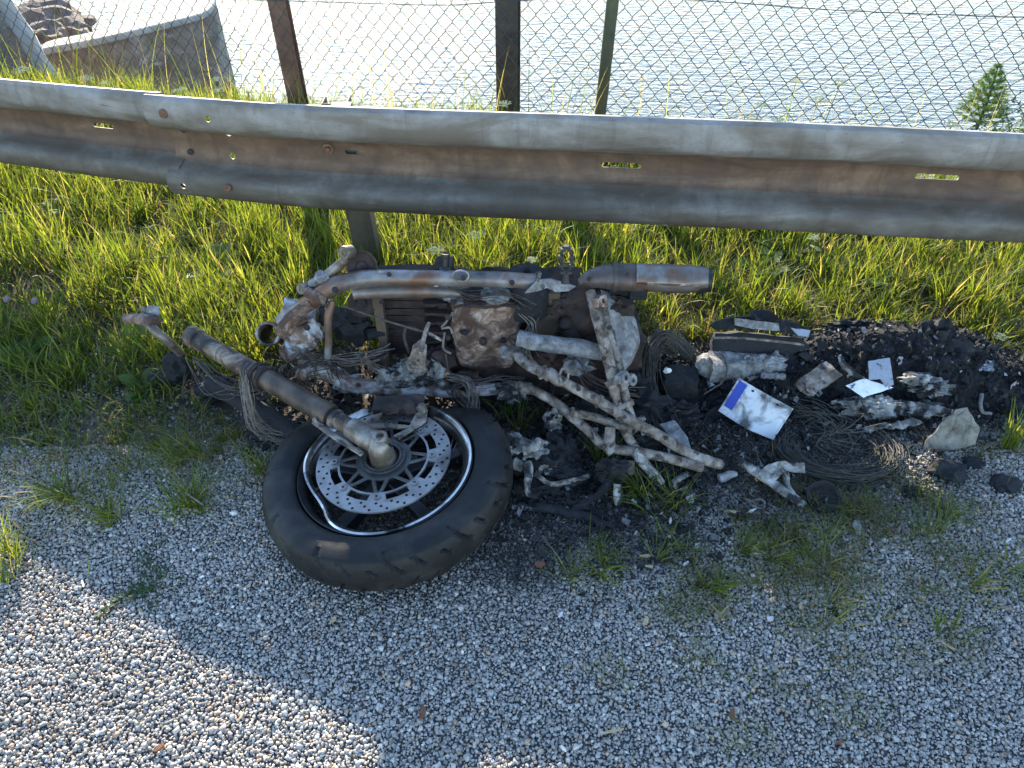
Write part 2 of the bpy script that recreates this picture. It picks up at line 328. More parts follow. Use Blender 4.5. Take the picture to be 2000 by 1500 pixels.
def cut(me, cutter_mb):
    a = bpy.data.objects.new('tmp_a', me); COL.objects.link(a)
    cm = cutter_mb.mesh('tmp_c', ZERO); c = bpy.data.objects.new('tmp_c', cm); COL.objects.link(c)
    bm = a.modifiers.new('b', 'BOOLEAN'); bm.operation = 'DIFFERENCE'; bm.object = c; bm.solver = 'EXACT'
    dg = bpy.context.evaluated_depsgraph_get(); out = bpy.data.meshes.new_from_object(a.evaluated_get(dg))
    bpy.data.objects.remove(a); bpy.data.objects.remove(c); bpy.data.meshes.remove(cm); return out
def np_mesh(name, V, F, counts_const, tint=None):
    """V (n,3) F flat int array of faces with counts_const corners each (or list of (F,count))"""
    me = bpy.data.meshes.new(name)
    blocks = F if isinstance(F, list) else [(F, counts_const)]
    nl = sum(len(f) for f, c in blocks); nf = sum(len(f) // c for f, c in blocks)
    me.vertices.add(len(V)); me.vertices.foreach_set('co', np.asarray(V, np.float32).ravel())
    me.loops.add(nl); me.loops.foreach_set('vertex_index', np.concatenate([f for f, c in blocks]).astype(np.int32))
    me.polygons.add(nf)
    tot = np.concatenate([np.full(len(f) // c, c) for f, c in blocks]).astype(np.int32)
    st = np.concatenate([[0], np.cumsum(tot)[:-1]]).astype(np.int32)
    me.polygons.foreach_set('loop_start', st); me.polygons.foreach_set('loop_total', tot)
    me.update(calc_edges=True)
    if tint is not None:
        ca = me.color_attributes.new('tint', 'FLOAT_COLOR', 'POINT')
        ca.data.foreach_set('color', np.concatenate([tint, np.ones((len(tint), 1))], 1).astype(np.float32).ravel())
    return me
# ================================================================== THE SETTING
# ---- ground: gravel shoulder, verge, bank dropping to the lake
def crest(x): return 3.34 - 0.235 * max(-6, min(6, x))
xs = [-90, -30, -12] + [x * 0.5 for x in range(-12, 13)] + [12, 30, 90]
def ground_rows(x):
    c = crest(x)
    return [(-90, 0), (-12, 0), (-2, 0), (0, 0), (0.5, 0), (1.0, 0), (1.4, 0), (c - 0.25, 0.0), (c, -0.02), (c + 0.25, -0.25), (c + 0.9, -1.3), (c + 2.4, -3.4), (c + 6, -4.0)]
mb = MB(); nr = len(ground_rows(0))
for x in xs:
    for (y, z) in ground_rows(x):
        mb.v.append(Vector((x, y, z)))
for i in range(len(xs) - 1):
    for j in range(nr - 1):
        mb.f.append((i * nr + j, (i + 1) * nr + j, (i + 1) * nr + j + 1, i * nr + j + 1))
setp(link('ground', mb.mesh('ground', ZERO), 'ground_soil'), kind='structure')
# ---- lake
WZ = -2.5
mb = MB().add([(-400, 3.5, WZ), (400, 3.5, WZ), (400, 900, WZ), (-400, 900, WZ)], [(0, 1, 2, 3)])
setp(link('lake_water', mb.mesh('lake_water', ZERO), 'lake_water'), kind='structure')

# ---- loose crushed stone on the shoulder
def front_edge(x):      # where the verge grass begins
    return np.interp(x, [-2.2, -1.2, -0.6, -0.2, 0.5, 1.0, 1.6, 2.4], [1.34, 1.33, 1.36, 1.55, 1.66, 1.68, 1.55, 1.40])
def soot(x, y):         # 0..1 how scorched the ground is
    s = np.zeros_like(x)
    for (cx, cy, rx, ry, k) in ((0.55, 1.45, 0.55, 0.20, 1.0), (0.15, 1.30, 0.30, 0.22, 1.0), (1.05, 1.60, 0.45, 0.18, 1.0), (0.30, 1.12, 0.16, 0.10, 0.7),
                                (-0.30, 1.24, 0.26, 0.26, 0.75), (0.80, 1.30, 0.40, 0.16, 0.6), (-0.15, 1.62, 0.65, 0.28, 1.0), (0.03, 1.1, 0.15, 0.13, 0.8)):
        d = ((x - cx) / rx) ** 2 + ((y - cy) / ry) ** 2
        s = np.maximum(s, k * np.clip(1.5 - d, 0, 1))
    return s
def fbm2(x, y, sc, seed):
    return np.array([noise.fractal(Vector((a * sc, b_ * sc, seed)), 0.8, 2.0, 4) for a, b_ in zip(x, y)])
sp = 0.0060
gx, gy = np.meshgrid(np.arange(-1.75, 1.80, sp), np.arange(0.36, 1.85, sp))
gx = gx.ravel(); gy = gy.ravel()
keep = (np.abs(gx) < 0.85 + 0.52 * gy) & ((gy < front_edge(gx) + 0.08) | (rng.random(len(gx)) < 0.12))
gx, gy = gx[keep], gy[keep]
gx = gx + rng.uniform(-0.5, 0.5, len(gx)) * sp; gy = gy + rng.uniform(-0.5, 0.5, len(gy)) * sp
# coarser scatter where the shoulder runs on past the edges of the view
ox, oy = np.meshgrid(np.arange(-3.4, 3.4, .0145), np.arange(-0.45, 1.75, .0145)); ox = ox.ravel() + rng.uniform(-.006, .006, ox.size); oy = oy.ravel() + rng.uniform(-.006, .006, oy.size)
ko = ((np.abs(ox) > 0.84 + 0.52 * oy) | (oy < .365)) & (np.abs(ox) < 2.1 + .8 * oy) & (oy < front_edge(ox) + .06) & (rng.random(ox.size) < .9)
nin = len(gx); gx = np.concatenate([gx, ox[ko]]); gy = np.concatenate([gy, oy[ko]])
n1 = len(gx)
pick = (rng.random(n1) < 0.30) & (np.arange(n1) < nin)
px = np.concatenate([gx, gx[pick] + rng.normal(0, 0.004, pick.sum())]); py = np.concatenate([gy, gy[pick] + rng.normal(0, 0.004, pick.sum())])
lvl = np.concatenate([np.zeros(n1), np.ones(pick.sum())])
N = len(px)
ico = bmesh.new(); bmesh.ops.create_icosphere(ico, subdivisions=1, radius=1); ico.verts.index_update()
IV = np.array([v.co[:] for v in ico.verts]); IF = np.array([[v.index for v in f.verts] for f in ico.faces]); ico.free()
IV = np.array([[x, y, z] for z in (-1, 1) for y in (-1, 1) for x in (-1, 1)]) * 0.66; IF = np.array([(0, 2, 3, 1), (4, 5, 7, 6), (0, 1, 5, 4), (2, 6, 7, 3), (0, 4, 6, 2), (1, 3, 7, 5)])
size = np.clip(rng.lognormal(math.log(0.0033), 0.27, N), 0.0016, 0.0078); size[nin:n1] *= 2.15
ax = rng.uniform(0.75, 1.35, (N, 3)); ax[:, 2] *= 0.72
J = 1 + rng.uniform(-0.38, 0.32, (N, len(IV)))
V = (IV[None] + rng.uniform(-0.16, 0.16, (N, len(IV), 3))) * J[:, :, None] * (ax * size[:, None])[:, None, :]
# random rotation
q = rng.normal(size=(N, 4)); q[:, 1:3] *= 0.6; q /= np.linalg.norm(q, axis=1)[:, None]
w_, x_, y_, z_ = q.T
RM = np.stack([np.stack([1 - 2 * (y_ ** 2 + z_ ** 2), 2 * (x_ * y_ - z_ * w_), 2 * (x_ * z_ + y_ * w_)], 1), np.stack([2 * (x_ * y_ + z_ * w_), 1 - 2 * (x_ ** 2 + z_ ** 2), 2 * (y_ * z_ - x_ * w_)], 1), np.stack([2 * (x_ * z_ - y_ * w_), 2 * (y_ * z_ + x_ * w_), 1 - 2 * (x_ ** 2 + y_ ** 2)], 1)], 1)
V = np.einsum('nij,nkj->nki', RM, V)
pz = 0.0015 + size * 0.28 + lvl * 0.0030 + rng.uniform(-0.001, 0.001, N)
V += np.stack([px, py, pz], 1)[:, None, :]
g = rng.uniform(0.25, 0.54, N); tan = rng.random(N) < 0.05; pale = rng.random(N) < 0.03
col = np.stack([g * 1.10, g * 1.0, g * 0.87], 1); col[tan] *= np.array([1.15, 0.85, 0.62]); col[pale] *= 1.5
st_ = soot(px, py); col *= (1 - 0.86 * np.clip(st_ * rng.uniform(0.75, 1.2, N), 0, 1))[:, None]
dusty = np.sin(px * 5.1 + np.sin(py * 4.3) * 1.7) * np.cos(py * 6.7 + np.sin(px * 3.1)) ; col *= (1 + 0.10 * dusty)[:, None]
F = (IF[None] + (np.arange(N) * len(IV))[:, None, None]).reshape(-1)
me = np_mesh('gravel', V.reshape(-1, 3), F, 4, np.repeat(col, len(IV), 0))
me.materials.append(MATS['gravel_stone'])
go = bpy.data.objects.new('gravel', me); COL.objects.link(go); setp(go, 'loose crushed grey stone chippings of the road shoulder', 'gravel', kind='stuff')

# ---- grass blades
def blades(name, bx, by, h, w, lean_dir, lean, tint, bz=None, levels=4, curl=1.0, label=None, cat='grass', kind='stuff', parent=None, base=None):
    n = len(bx); bz = np.zeros(n) if bz is None else bz
    T = np.linspace(0, 1, levels + 1)
    wd = lean_dir + math.pi / 2 + rng.normal(0, 0.5, n)
    dx, dy = np.cos(lean_dir), np.sin(lean_dir); sx_, sy_ = np.cos(wd), np.sin(wd)
    rows = []
    sway = rng.normal(0, 0.06, n)
    for i, t in enumerate(T):
        out = lean * h * (0.35 * t + 0.65 * t ** (2.0 * curl)); up = h * t * np.sqrt(np.clip(1 - (lean * 0.75 * t) ** 2, 0.05, 1))
        cx = bx + dx * out + sx_ * sway * h * t * t; cy = by + dy * out + sy_ * sway * h * t * t; cz = bz + up
        ww = w * (1 - t ** 1.6) * (0.7 + 0.6 * min(t * 3, 1)) * 0.5
        if i < levels:
            rows.append(np.stack([cx - sx_ * ww, cy - sy_ * ww, cz], 1)); rows.append(np.stack([cx + sx_ * ww, cy + sy_ * ww, cz], 1))
        else:
            rows.append(np.stack([cx, cy, cz], 1))
    Vv = np.stack(rows, 1); k = Vv.shape[1]; off = (np.arange(n) * k)[:, None]
    quads = np.concatenate([(off + np.array([[2 * i, 2 * i + 1, 2 * i + 3, 2 * i + 2]])) for i in range(levels - 1)], 0)
    tris = off + np.array([[2 * levels - 2, 2 * levels - 1, 2 * levels]])
    Vf = Vv.reshape(-1, 3); b0 = np.zeros(3) if base is None else np.array(base)
    me = np_mesh(name, Vf - b0, [(quads.ravel(), 4), (tris.ravel(), 3)], None, np.repeat(tint, k, 0))
    me.materials.append(MATS['grass_blade']); o = bpy.data.objects.new(name, me); COL.objects.link(o); o.location = b0
    if parent: o.parent = parent; o.location = (0, 0, 0)
    setp(o, label, cat, None, kind); return o
def grass_tint(n, dry=0.07, yel=0.4):
    base = np.array([0.060, 0.108, 0.022]); yc = np.array([0.195, 0.225, 0.045]); dc = np.array([0.30, 0.26, 0.15])
    k = rng.beta(1.4, 2.0, n)[:, None] * (0.6 + yel); c = base * (1 - k) + yc * k
    d = rng.random(n) < dry; c[d] = dc * rng.uniform(0.6, 1.25, (d.sum(), 1)); return c * rng.uniform(0.75, 1.25, (n, 1))
def in_wreck(x, y):     # footprint of the wreck and heap
    a = (x > -0.72) & (x < 0.42) & (y > 1.30) & (y < 1.80)
    b_ = (x > 0.38) & (x < 1.5) & (y > 1.42) & (y < 1.86 - 0.22 * np.clip(x - 0.9, 0, 1))
    c = ((x + 0.30) ** 2 + (y - 1.24) ** 2) < 0.31 ** 2
    d = (x > -1.0) & (x < -0.5) & (np.abs(y - (1.24 - 0.72 * (x + 0.33))) < 0.06)
    return a | b_ | c | d
NC = 10000
cx = rng.uniform(-4.2, 3.6, NC); cy = rng.uniform(1.30, 4.6, NC)
cr = np.array([crest(x) for x in cx])
dn = fbm2(cx, cy, 1.9, 8.0)
edge = front_edge(cx) + 0.05 * fbm2(cx, cy, 6.0, 2.0)
keep = (cy > edge) & (cy < cr + 0.02) & (np.abs(cx) < 0.95 + 0.72 * (0.743 * cy + 1.0)) & (dn > -0.62 + 0.45 * np.clip((edge + 0.25 - cy) / 0.25, 0, 1))
wreck = in_wreck(cx, cy); keep &= ~(wreck & (rng.random(NC) < 0.93))
bare = (((cx + 1.75) / 0.35) ** 2 + ((cy - 2.12) / 0.12) ** 2 < 1) ; keep &= ~(bare & (rng.random(NC) < 0.85))
cx, cy, dn = cx[keep], cy[keep], dn[keep]
nb = rng.integers(9, 24, len(cx))
ci = np.repeat(np.arange(len(cx)), nb); n = len(ci)
ang = rng.uniform(0, 2 * math.pi, n); rad = np.abs(rng.normal(0, 0.022, n))
bx = cx[ci] + np.cos(ang) * rad; by = cy[ci] + np.sin(ang) * rad
lean_dir = ang + rng.normal(0, 0.8, n)
hs = rng.uniform(0.6, 1.25, len(cx)) * (1 + 0.35 * dn)
front = np.clip((cy - front_edge(cx)) / 0.45, 0.25, 1)
tall = np.where(cy > 2.6, 1.05, 1.0)
h = np.clip((0.125 * hs * front * tall)[ci] * rng.uniform(0.55, 1.35, n), 0.03, 0.28)
h[in_wreck(bx, by)] *= 0.5
vt = grass_tint(n); near = np.clip(1 - (by - 1.62) / .30, 0, 1) * ((bx > .2) & (bx < 1.7)) + np.clip(1 - (by - 1.5) / .30, 0, 1) * ((bx > -.8) & (bx <= .2)); sc_ = rng.random(n) < near * .55
vt[sc_] = np.array([0.20, 0.15, 0.075]) * rng.uniform(.25, 1.1, (sc_.sum(), 1))
blades('verge_grass', bx, by, h, rng.uniform(0.0028, 0.0062, n), lean_dir, np.clip(rng.normal(0.5, 0.25, n), 0.08, 1.0), vt,
       bz=np.where(by > 1.9, np.interp(by - np.array([crest(x) for x in bx]), [-0.25, 0, 0.25], [0, -0.02, -0.25]), 0.0) - 0.004,
       label='tall bright green roadside grass under and behind the guard rail')
# thatch: dry strands lying at the verge edge
n = 6500
tx = rng.uniform(-1.9, 1.9, n); ty = front_edge(tx) + rng.normal(0.06, 0.16, n)
k = (fbm2(tx, ty, 4.0, 5.0) > -0.25) & ~in_wreck(tx, ty); tx, ty = tx[k], ty[k]; n = len(tx)
tt = np.array([0.26, 0.205, 0.125]) * rng.uniform(0.45, 1.35, (n, 1)); gr = rng.random(n) < 0.35; tt[gr] = np.array([0.075, 0.12, 0.03]) * rng.uniform(0.7, 1.3, (gr.sum(), 1))
blades('dry_thatch', tx, ty, rng.uniform(0.03, 0.085, n), rng.uniform(0.0012, 0.0028, n), rng.uniform(0, 6.28, n), rng.uniform(0.9, 1.25, n), tt, bz=rng.uniform(0.002, 0.016, n), label='dry straw strands lying where the grass meets the gravel')
# taller seed stems standing out of the verge
n = 260; tx = rng.uniform(-2.2, 2.0, n); ty = rng.uniform(1.75, 2.9, n)
blades('seed_stems', tx, ty, rng.uniform(0.14, 0.30, n), rng.uniform(0.0012, 0.0022, n), rng.uniform(0, 6.28, n), np.clip(rng.normal(.45, .25, n), .05, 1), np.array([0.27, 0.23, 0.12]) * rng.uniform(.6, 1.2, (n, 1)), levels=6, label='thin straw coloured stems standing above the verge grass')
# low mat of old grass between the clumps
n = 17000
tx = rng.uniform(-2.4, 2.2, n); ty = rng.uniform(1.35, 3.4, n); k = (ty > front_edge(tx) + .03) & (ty < 3.30 - .235 * tx) & ~in_wreck(tx, ty); tx, ty = tx[k], ty[k]; n = len(tx)
tt = np.array([0.24, 0.20, 0.11]) * rng.uniform(0.5, 1.3, (n, 1)); gr = rng.random(n) < 0.6; tt[gr] = np.array([0.10, 0.145, 0.035]) * rng.uniform(0.6, 1.3, (gr.sum(), 1))
blades('grass_mat', tx, ty, rng.uniform(0.04, 0.10, n), rng.uniform(0.002, 0.005, n), rng.uniform(0, 6.28, n), rng.uniform(0.75, 1.2, n), tt, bz=rng.uniform(0.0, 0.02, n), levels=3, label='low mat of old and green grass between the tall clumps')
# film of thin low grass in the gravel on the wreck's tail side
n = 5200; kx = rng.normal(0, 1, (60, 2)); kc = rng.integers(0, 60, n)
tx = 0.72 + kx[kc, 0] * 0.34 + rng.normal(0, .035, n); ty = 1.06 + kx[kc, 1] * 0.16 + rng.normal(0, .025, n); k = (ty > .62) & (tx > .02) & (soot(tx, ty) < .8); tx, ty = tx[k], ty[k]; n = len(tx)
tt = np.array([0.12, 0.15, 0.04]) * rng.uniform(0.6, 1.3, (n, 1)); dr = rng.random(n) < .35; tt[dr] = np.array([0.27, 0.22, 0.12]) * rng.uniform(.6, 1.2, (dr.sum(), 1))
blades('sparse_grass', tx, ty, rng.uniform(0.018, 0.05, n), rng.uniform(0.0009, 0.0019, n), rng.normal(R(200), 1.2, n), rng.uniform(0.8, 1.2, n), tt, bz=rng.uniform(0.002, 0.010, n), levels=3, label='thin low grass and straw growing through the gravel below the debris')
# tall thin stalks behind the rail, against the lake
n = 420
u = rng.uniform(-150, 2150, n); ty = np.array([crest((a - 1000) / 520) for a in u]) + rng.normal(-0.15, 0.10, n); tx = (u - 1000) / FPX * (0.743 * ty + 1.0)
blades('tall_stalks', tx, ty, rng.uniform(0.22, 0.62, n) * rng.uniform(0.7, 1.0, n), rng.uniform(0.0018, 0.0034, n), rng.uniform(0, 6.28, n), np.clip(rng.normal(0.3, 0.2, n), 0.02, 0.9), grass_tint(n, 0.45), levels=6, label='thin tall grass stalks between the fence and the lake')

# ---- chain link fence
def fenceY(x): return 3.30 - 0.235 * x
fence = root('chain_link_fence', Vector((0, fenceY(0), 0)), 'rusty green chain link fence between the guard rail and the lake', 'fence')
FH, FV = 0.01575, 0.0365     # half cell width, half cell height
tdir = Vector((1, -0.235, 0)).normalized(); ndir = Vector((0.235, 1, 0)).normalized()
rows_n = 40
def fpt(s_, z):
    wob = noise.noise_vector(Vector((s_ * 1.3, z * 1.3, 4.0)))
    return Vector((0, fenceY(0), 0)) + tdir * (s_ + wob.x * 0.012) + Vector((0, 0, z + wob.y * 0.012 + 0.03 * s_)) + ndir * (wob.z * 0.02)
smin, smax = -3.1, 2.5
cnt = int((smax - smin) / (2 * FH))
for i in range(cnt):
    s0 = smin + i * 2 * FH; pts = []
    for j in range(rows_n + 1):
        zz = 0.02 + j * FV; side = 1 if ((j + i) % 2) else -1
        # each wire zigzags and hooks round its neighbour
        d = ndir * (0.0016 * side)
        c = s0 + side * (FH + 0.0006)
        pts.append(fpt(c - side * 0.002, zz - 0.0045) + d * 0.2); pts.append(fpt(c, zz) + d * 2.0); pts.append(fpt(c - side * 0.002, zz + 0.0045) - d * 0.2)
    part('wire', MB().tube(pts, 0.0015, 4, 1, cap=False), 'fence_wire', fence)
wpts = [PY(u, v, fenceY((u - 1000) / 450.0) - 0.012) for u, v in ((-400, -20), (200, -6), (640, 4), (860, 10), (985, 3), (1180, -6), (1400, 3), (1600, 18), (1820, 28), (2050, 34), (2500, 30))]
part('tension_wire', MB().tube(wpts, 0.0018, 6, 5), 'fence_wire', fence)
# posts: I-beam, I-beam, thin leaning tube
def ibeam(a, b, w, d, t, mat, nm):
    a, b = Vector(a), Vector(b); ax_ = (b - a); m_ = (a + b) / 2
    mb = MB()
    mb.box(m_ + ndir * d, tdir * w, ndir * t, ax_ / 2); mb.box(m_ - ndir * d, tdir * w, ndir * t, ax_ / 2); mb.box(m_, tdir * t, ndir * (d - t - 0.0005), ax_ / 2)
    return part(nm, mb, mat, fence, bevel=0.0015, smooth=False)
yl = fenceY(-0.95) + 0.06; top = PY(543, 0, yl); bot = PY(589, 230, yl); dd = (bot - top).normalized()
ibeam(bot + dd * 0.35, top - dd * 1.0, 0.042, 0.018, 0.003, 'post_glare', 'post')
yl = fenceY(0) + 0.065; top = PY(992, 0, yl); bot = PY(993, 228, yl); dd = (bot - top).normalized()
ibeam(bot + dd * 0.35, top - dd * 1.0, 0.046, 0.03, 0.004, 'post_brown', 'post')
yl = fenceY(0.4) - 0.05; top = PY(1197, 0, yl); bot = PY(1171, 235, yl); dd = (bot - top).normalized()
part('brace_post', MB().tube([bot + dd * 0.3, top - dd * 1.0], [0.024, 0.024], 14, 8), 'post_green', fence)

# ---- guard rail
rail_path = [(-4.2, 3.42, 0.43), (-3.0, 2.98, 0.495), (-1.72, 2.50, 0.565), (-1.30, 2.33, 0.60), (-1.03, 2.235, 0.618), (-0.6, 2.12, 0.635), (0.0, 2.035, 0.650), (0.7, 1.975, 0.650), (1.4, 1.935, 0.632), (2.4, 1.89, 0.615), (4.2, 1.82, 0.60)]
RX = np.array([p_[0] for p_ in rail_path]); RYs = np.array([p_[1] for p_ in rail_path]); RZs = np.array([p_[2] for p_ in rail_path])
def rail_at(x):
    y = float(np.interp(x, RX, RYs)); z = float(np.interp(x, RX, RZs))
    y2 = float(np.interp(x + 0.12, RX, RYs)); y1 = float(np.interp(x - 0.12, RX, RYs)); z2 = float(np.interp(x + 0.12, RX, RZs)); z1 = float(np.interp(x - 0.12, RX, RZs))
    return Vector((x, (y + y1 + y2) / 3, (z + z1 + z2) / 3)), Vector((0.24, y2 - y1, z2 - z1)).normalized()
# section: (towards road, down from the top), material zone
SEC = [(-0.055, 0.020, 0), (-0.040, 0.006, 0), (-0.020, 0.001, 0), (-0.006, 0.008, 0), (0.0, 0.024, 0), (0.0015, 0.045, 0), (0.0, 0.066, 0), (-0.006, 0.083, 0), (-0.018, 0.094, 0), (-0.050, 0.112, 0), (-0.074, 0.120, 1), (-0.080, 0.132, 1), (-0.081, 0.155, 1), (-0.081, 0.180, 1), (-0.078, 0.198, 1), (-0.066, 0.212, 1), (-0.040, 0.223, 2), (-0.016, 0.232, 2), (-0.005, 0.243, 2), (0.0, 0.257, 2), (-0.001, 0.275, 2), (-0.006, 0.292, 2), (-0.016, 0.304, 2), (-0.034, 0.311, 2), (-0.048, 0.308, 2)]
def beam_mesh(x0, x1, off, step=0.06):
    n_ = int((x1 - x0) / step) + 1; mb = MB(); th = 0.0035; m_ = len(SEC)
    nrm = []
    for k in range(m_):
        a_ = SEC[max(k - 1, 0)]; b_ = SEC[min(k + 1, m_ - 1)]; d_ = Vector((b_[0] - a_[0], -(b_[1] - a_[1]))).normalized(); nrm.append((d_.y, -d_.x))
    for i in range(n_):
        x = x0 + (x1 - x0) * i / (n_ - 1); p_, t_ = rail_at(x); out = Vector((t_.y, -t_.x, 0)).normalized()
        for lay in (0, 1):
            for k, (o_, dn_, z_) in enumerate(SEC):
                oo = o_ + off - lay * th * (-nrm[k][0]) * 1.0; zz = -dn_ + lay * th * nrm[k][1]
                jig = 0.0028 * noise.noise(Vector((x * 2.4, k * 0.5, 1.0))) + 0.0010 * noise.noise(Vector((x * 11, k * 0.9, 5.0)))
                mb.v.append(p_ + out * (oo + jig) + Vector((0, 0, zz * (1 + off * 3))))
    zone = []
    for i in range(n_ - 1):
        for lay in (0, 1):
            for k in range(m_ - 1):
                a_ = i * 2 * m_ + lay * m_ + k; b_ = a_ + 2 * m_
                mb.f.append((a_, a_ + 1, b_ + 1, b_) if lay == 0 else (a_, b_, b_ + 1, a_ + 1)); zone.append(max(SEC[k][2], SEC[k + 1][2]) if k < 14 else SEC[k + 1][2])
        for k in (0, m_ - 1):
            a_ = i * 2 * m_ + k; f_ = (a_, a_ + 2 * m_, a_ + 3 * m_, a_ + m_); mb.f.append(f_ if k == 0 else tuple(reversed(f_))); zone.append(SEC[k][2])
    for i in (0, n_ - 1):
        for k in range(m_ - 1):
            a_ = i * 2 * m_ + k; f_ = (a_, a_ + m_, a_ + m_ + 1, a_ + 1); mb.f.append(f_ if i == 0 else tuple(reversed(f_))); zone.append(SEC[k][2])
    me = mb.mesh('rail_beam', ZERO)
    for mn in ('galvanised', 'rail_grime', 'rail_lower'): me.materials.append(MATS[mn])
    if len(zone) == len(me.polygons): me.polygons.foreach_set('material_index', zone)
    bm = bmesh.new(); bm.from_mesh(me); bmesh.ops.recalc_face_normals(bm, faces=bm.faces[:]); bm.to_mesh(me); bm.free()
    return me
def rail_x(u, v, back):
    y = 2.0
    for _ in range(8):
        p_ = PY(u, v, y); y = rail_at(p_.x)[0].y + back
    return PY(u, v, y)
def slot(mb, u, v, half):
    c = rail_x(u, v, 0.08); p_, t_ = rail_at(c.x); out = Vector((t_.y, -t_.x, 0)).normalized(); hh = 0.0075
    ring = []
    for k in range(12):
        a_ = -math.pi / 2 + math.pi * (k % 6) / 5
        s_ = 1 if k < 6 else -1
        ring.append(c + t_ * (s_ * (half - hh) + s_ * hh * math.cos(a_)) + Vector((0, 0, s_ * hh * math.sin(a_))))
    mb.add([q_ + out * 0.06 for q_ in ring] + [q_ - out * 0.06 for q_ in ring], [tuple(range(12)), tuple(reversed(range(12, 24)))] + [(i, i + 12, (i + 1) % 12 + 12, (i + 1) % 12) for i in range(12)])
def hole(mb, u, v, back, r=0.0095):
    c = rail_x(u, v, back); out = Vector((0.1, -1, 0)).normalized()
    mb.cyl(c + out * 0.05, c - out * 0.05, r, seg=14)
jx0 = rail_x(326, 285, 0.05).x
rail = root('guard_rail', Vector((0, 2.1, 0)), 'weathered galvanised steel guard rail with brown grime in its hollow', 'guard rail')
cm = MB(); slot(cm, 1213, 318, 0.058); slot(cm, 1826, 340, 0.062); slot(cm, 690, 293, 0.022)
for (u, v, bk) in ((408, 227, 0.0), (447, 258, 0.07), (456, 300, 0.078), (360, 358, 0.0)): hole(cm, u, v, bk)
me = cut(beam_mesh(jx0, 4.2, 0.018), cm); me.transform(Matrix.Translation(-Vector(rail.location)))
b1 = link('rail_beam', me, None, rail)
cm = MB(); slot(cm, 198, 247, 0.045)
me = cut(beam_mesh(-4.2, jx0 + 0.035, 0.0), MB().box((0, -5, -5), .01, .01, .01) if False else cm); me.transform(Matrix.Translation(-Vector(rail.location)))
b2 = link('rail_beam', me, None, rail)
def bolt(u, v, back, r, h, mat='bolt_rust', washer=0):
    c = rail_x(u, v, back); out = Vector((0.08, -1, 0.12)).normalized(); q_ = out.to_track_quat('Z', 'Y').to_matrix().to_4x4()
    mb = MB()
    if washer: mb.lathe([(0.0005, 0), (washer, 0), (washer, 0.003), (0.0005, 0.003)], 24, Matrix.Translation(c) @ q_, closed=True)
    mb.lathe([(0.0005, 0.0), (r, 0.0), (r, h * 0.6), (r * 0.8, h), (0.0005, h * 1.1)], 6 if washer else 18, Matrix.Translation(c + out * 0.003) @ q_, closed=False)
    return part('bolt', mb, mat, rail, angle=30)
bolt(320, 221, -0.019, 0.0135, 0.005); bolt(445, 366, -0.020, 0.012, 0.005); bolt(640, 291, 0.060, 0.009, 0.010, washer=0.017)
bolt(372, 296, 0.061, 0.009, 0.004, 'dark_rust'); bolt(358, 253, 0.052, 0.009, 0.004, 'dark_rust')
# rail post and spacer behind the beam
def rail_post(xp, yb, lean):
    p_, t_ = rail_at(xp); zt = p_.z - 0.045; y0 = p_.y + yb
    ax_ = Vector((lean, 0, 1)); c = Vector((xp, y0, zt / 2 - 0.15)); h_ = ax_ * (zt / 2 + 0.15)
    mb = MB(); mb.box(c, 0.034, 0.0025, h_); mb.box(c + Vector((-0.0365, 0.03, 0)), 0.0025, 0.0325, h_); mb.box(c + Vector((0.0365, 0.03, 0)), 0.0025, 0.0325, h_)
    part('post', mb, 'post_steel', rail, smooth=False, bevel=0.002)
    mb = MB().box(Vector((xp, p_.y + 0.105, p_.z - 0.155)), 0.03, (yb - 0.105 - 0.004) / 2 if False else 0.018, 0.12)
    part('spacer', mb, 'post_steel', rail, smooth=False, bevel=0.002)
xp = P(713, 480, 0.1).x
rail_post(xp, 0.135, -0.06); rail_post(xp + 4.0, 0.135, 0.0)

# ---- concrete intake wall standing in the lake
zt = -1.25
frontp = [(60, 100), (112, 90), (160, 82), (230, 67), (300, 50), (360, 36), (415, 20)]
backp = [(424, -28), (330, -28), (312, -4), (316, 24), (300, 34), (230, 49), (160, 66), (90, 78)]
wallb = P(260, 80, zt); wallb.z = WZ
wall = root('intake_wall', wallb, 'curved old concrete intake wall with pale cap standing in the lake', 'wall')
fp = [P(u, v, zt) for u, v in frontp]; bp = [P(u, v, zt) for u, v in backp]
ring = fp + bp
def prism(ring, z0, z1):
    n_ = len(ring); return MB().add([Vector((p_.x, p_.y, z1)) for p_ in ring] + [Vector((p_.x, p_.y, z0)) for p_ in ring], [tuple(reversed(range(n_))), tuple(range(n_, 2 * n_))] + [(i, (i + 1) % n_, (i + 1) % n_ + n_, i + n_) for i in range(n_)])
def smooth_ring(r, it=2):
    for _ in range(it):
        o_ = []
        for i in range(len(r)):
            a_, b_ = r[i], r[(i + 1) % len(r)]; o_ += [a_.lerp(b_, 0.25), a_.lerp(b_, 0.75)]
        r = o_
    return r
ctr = sum(ring, Vector()) / len(ring)
sr = smooth_ring(ring)
inner = [p_ + Vector((0, 0.05, 0)) if p_.y < ctr.y + 0.4 else p_ - Vector((0, 0.04, 0)) for p_ in sr]
part('wall_face', prism(inner, WZ - 1.5, zt - 0.07), 'concrete_old', wall, smooth=False)
part('cap', prism(sr, zt - 0.07, zt), 'concrete_cap', wall, smooth=False, bevel=0.02)
low = [p_ + Vector((0.02, -0.05, 0)) for p_ in inner]
part('lower_course', prism(low, WZ - 1.4, zt - 0.62), 'concrete_old', wall, smooth=False, bevel=0.03)
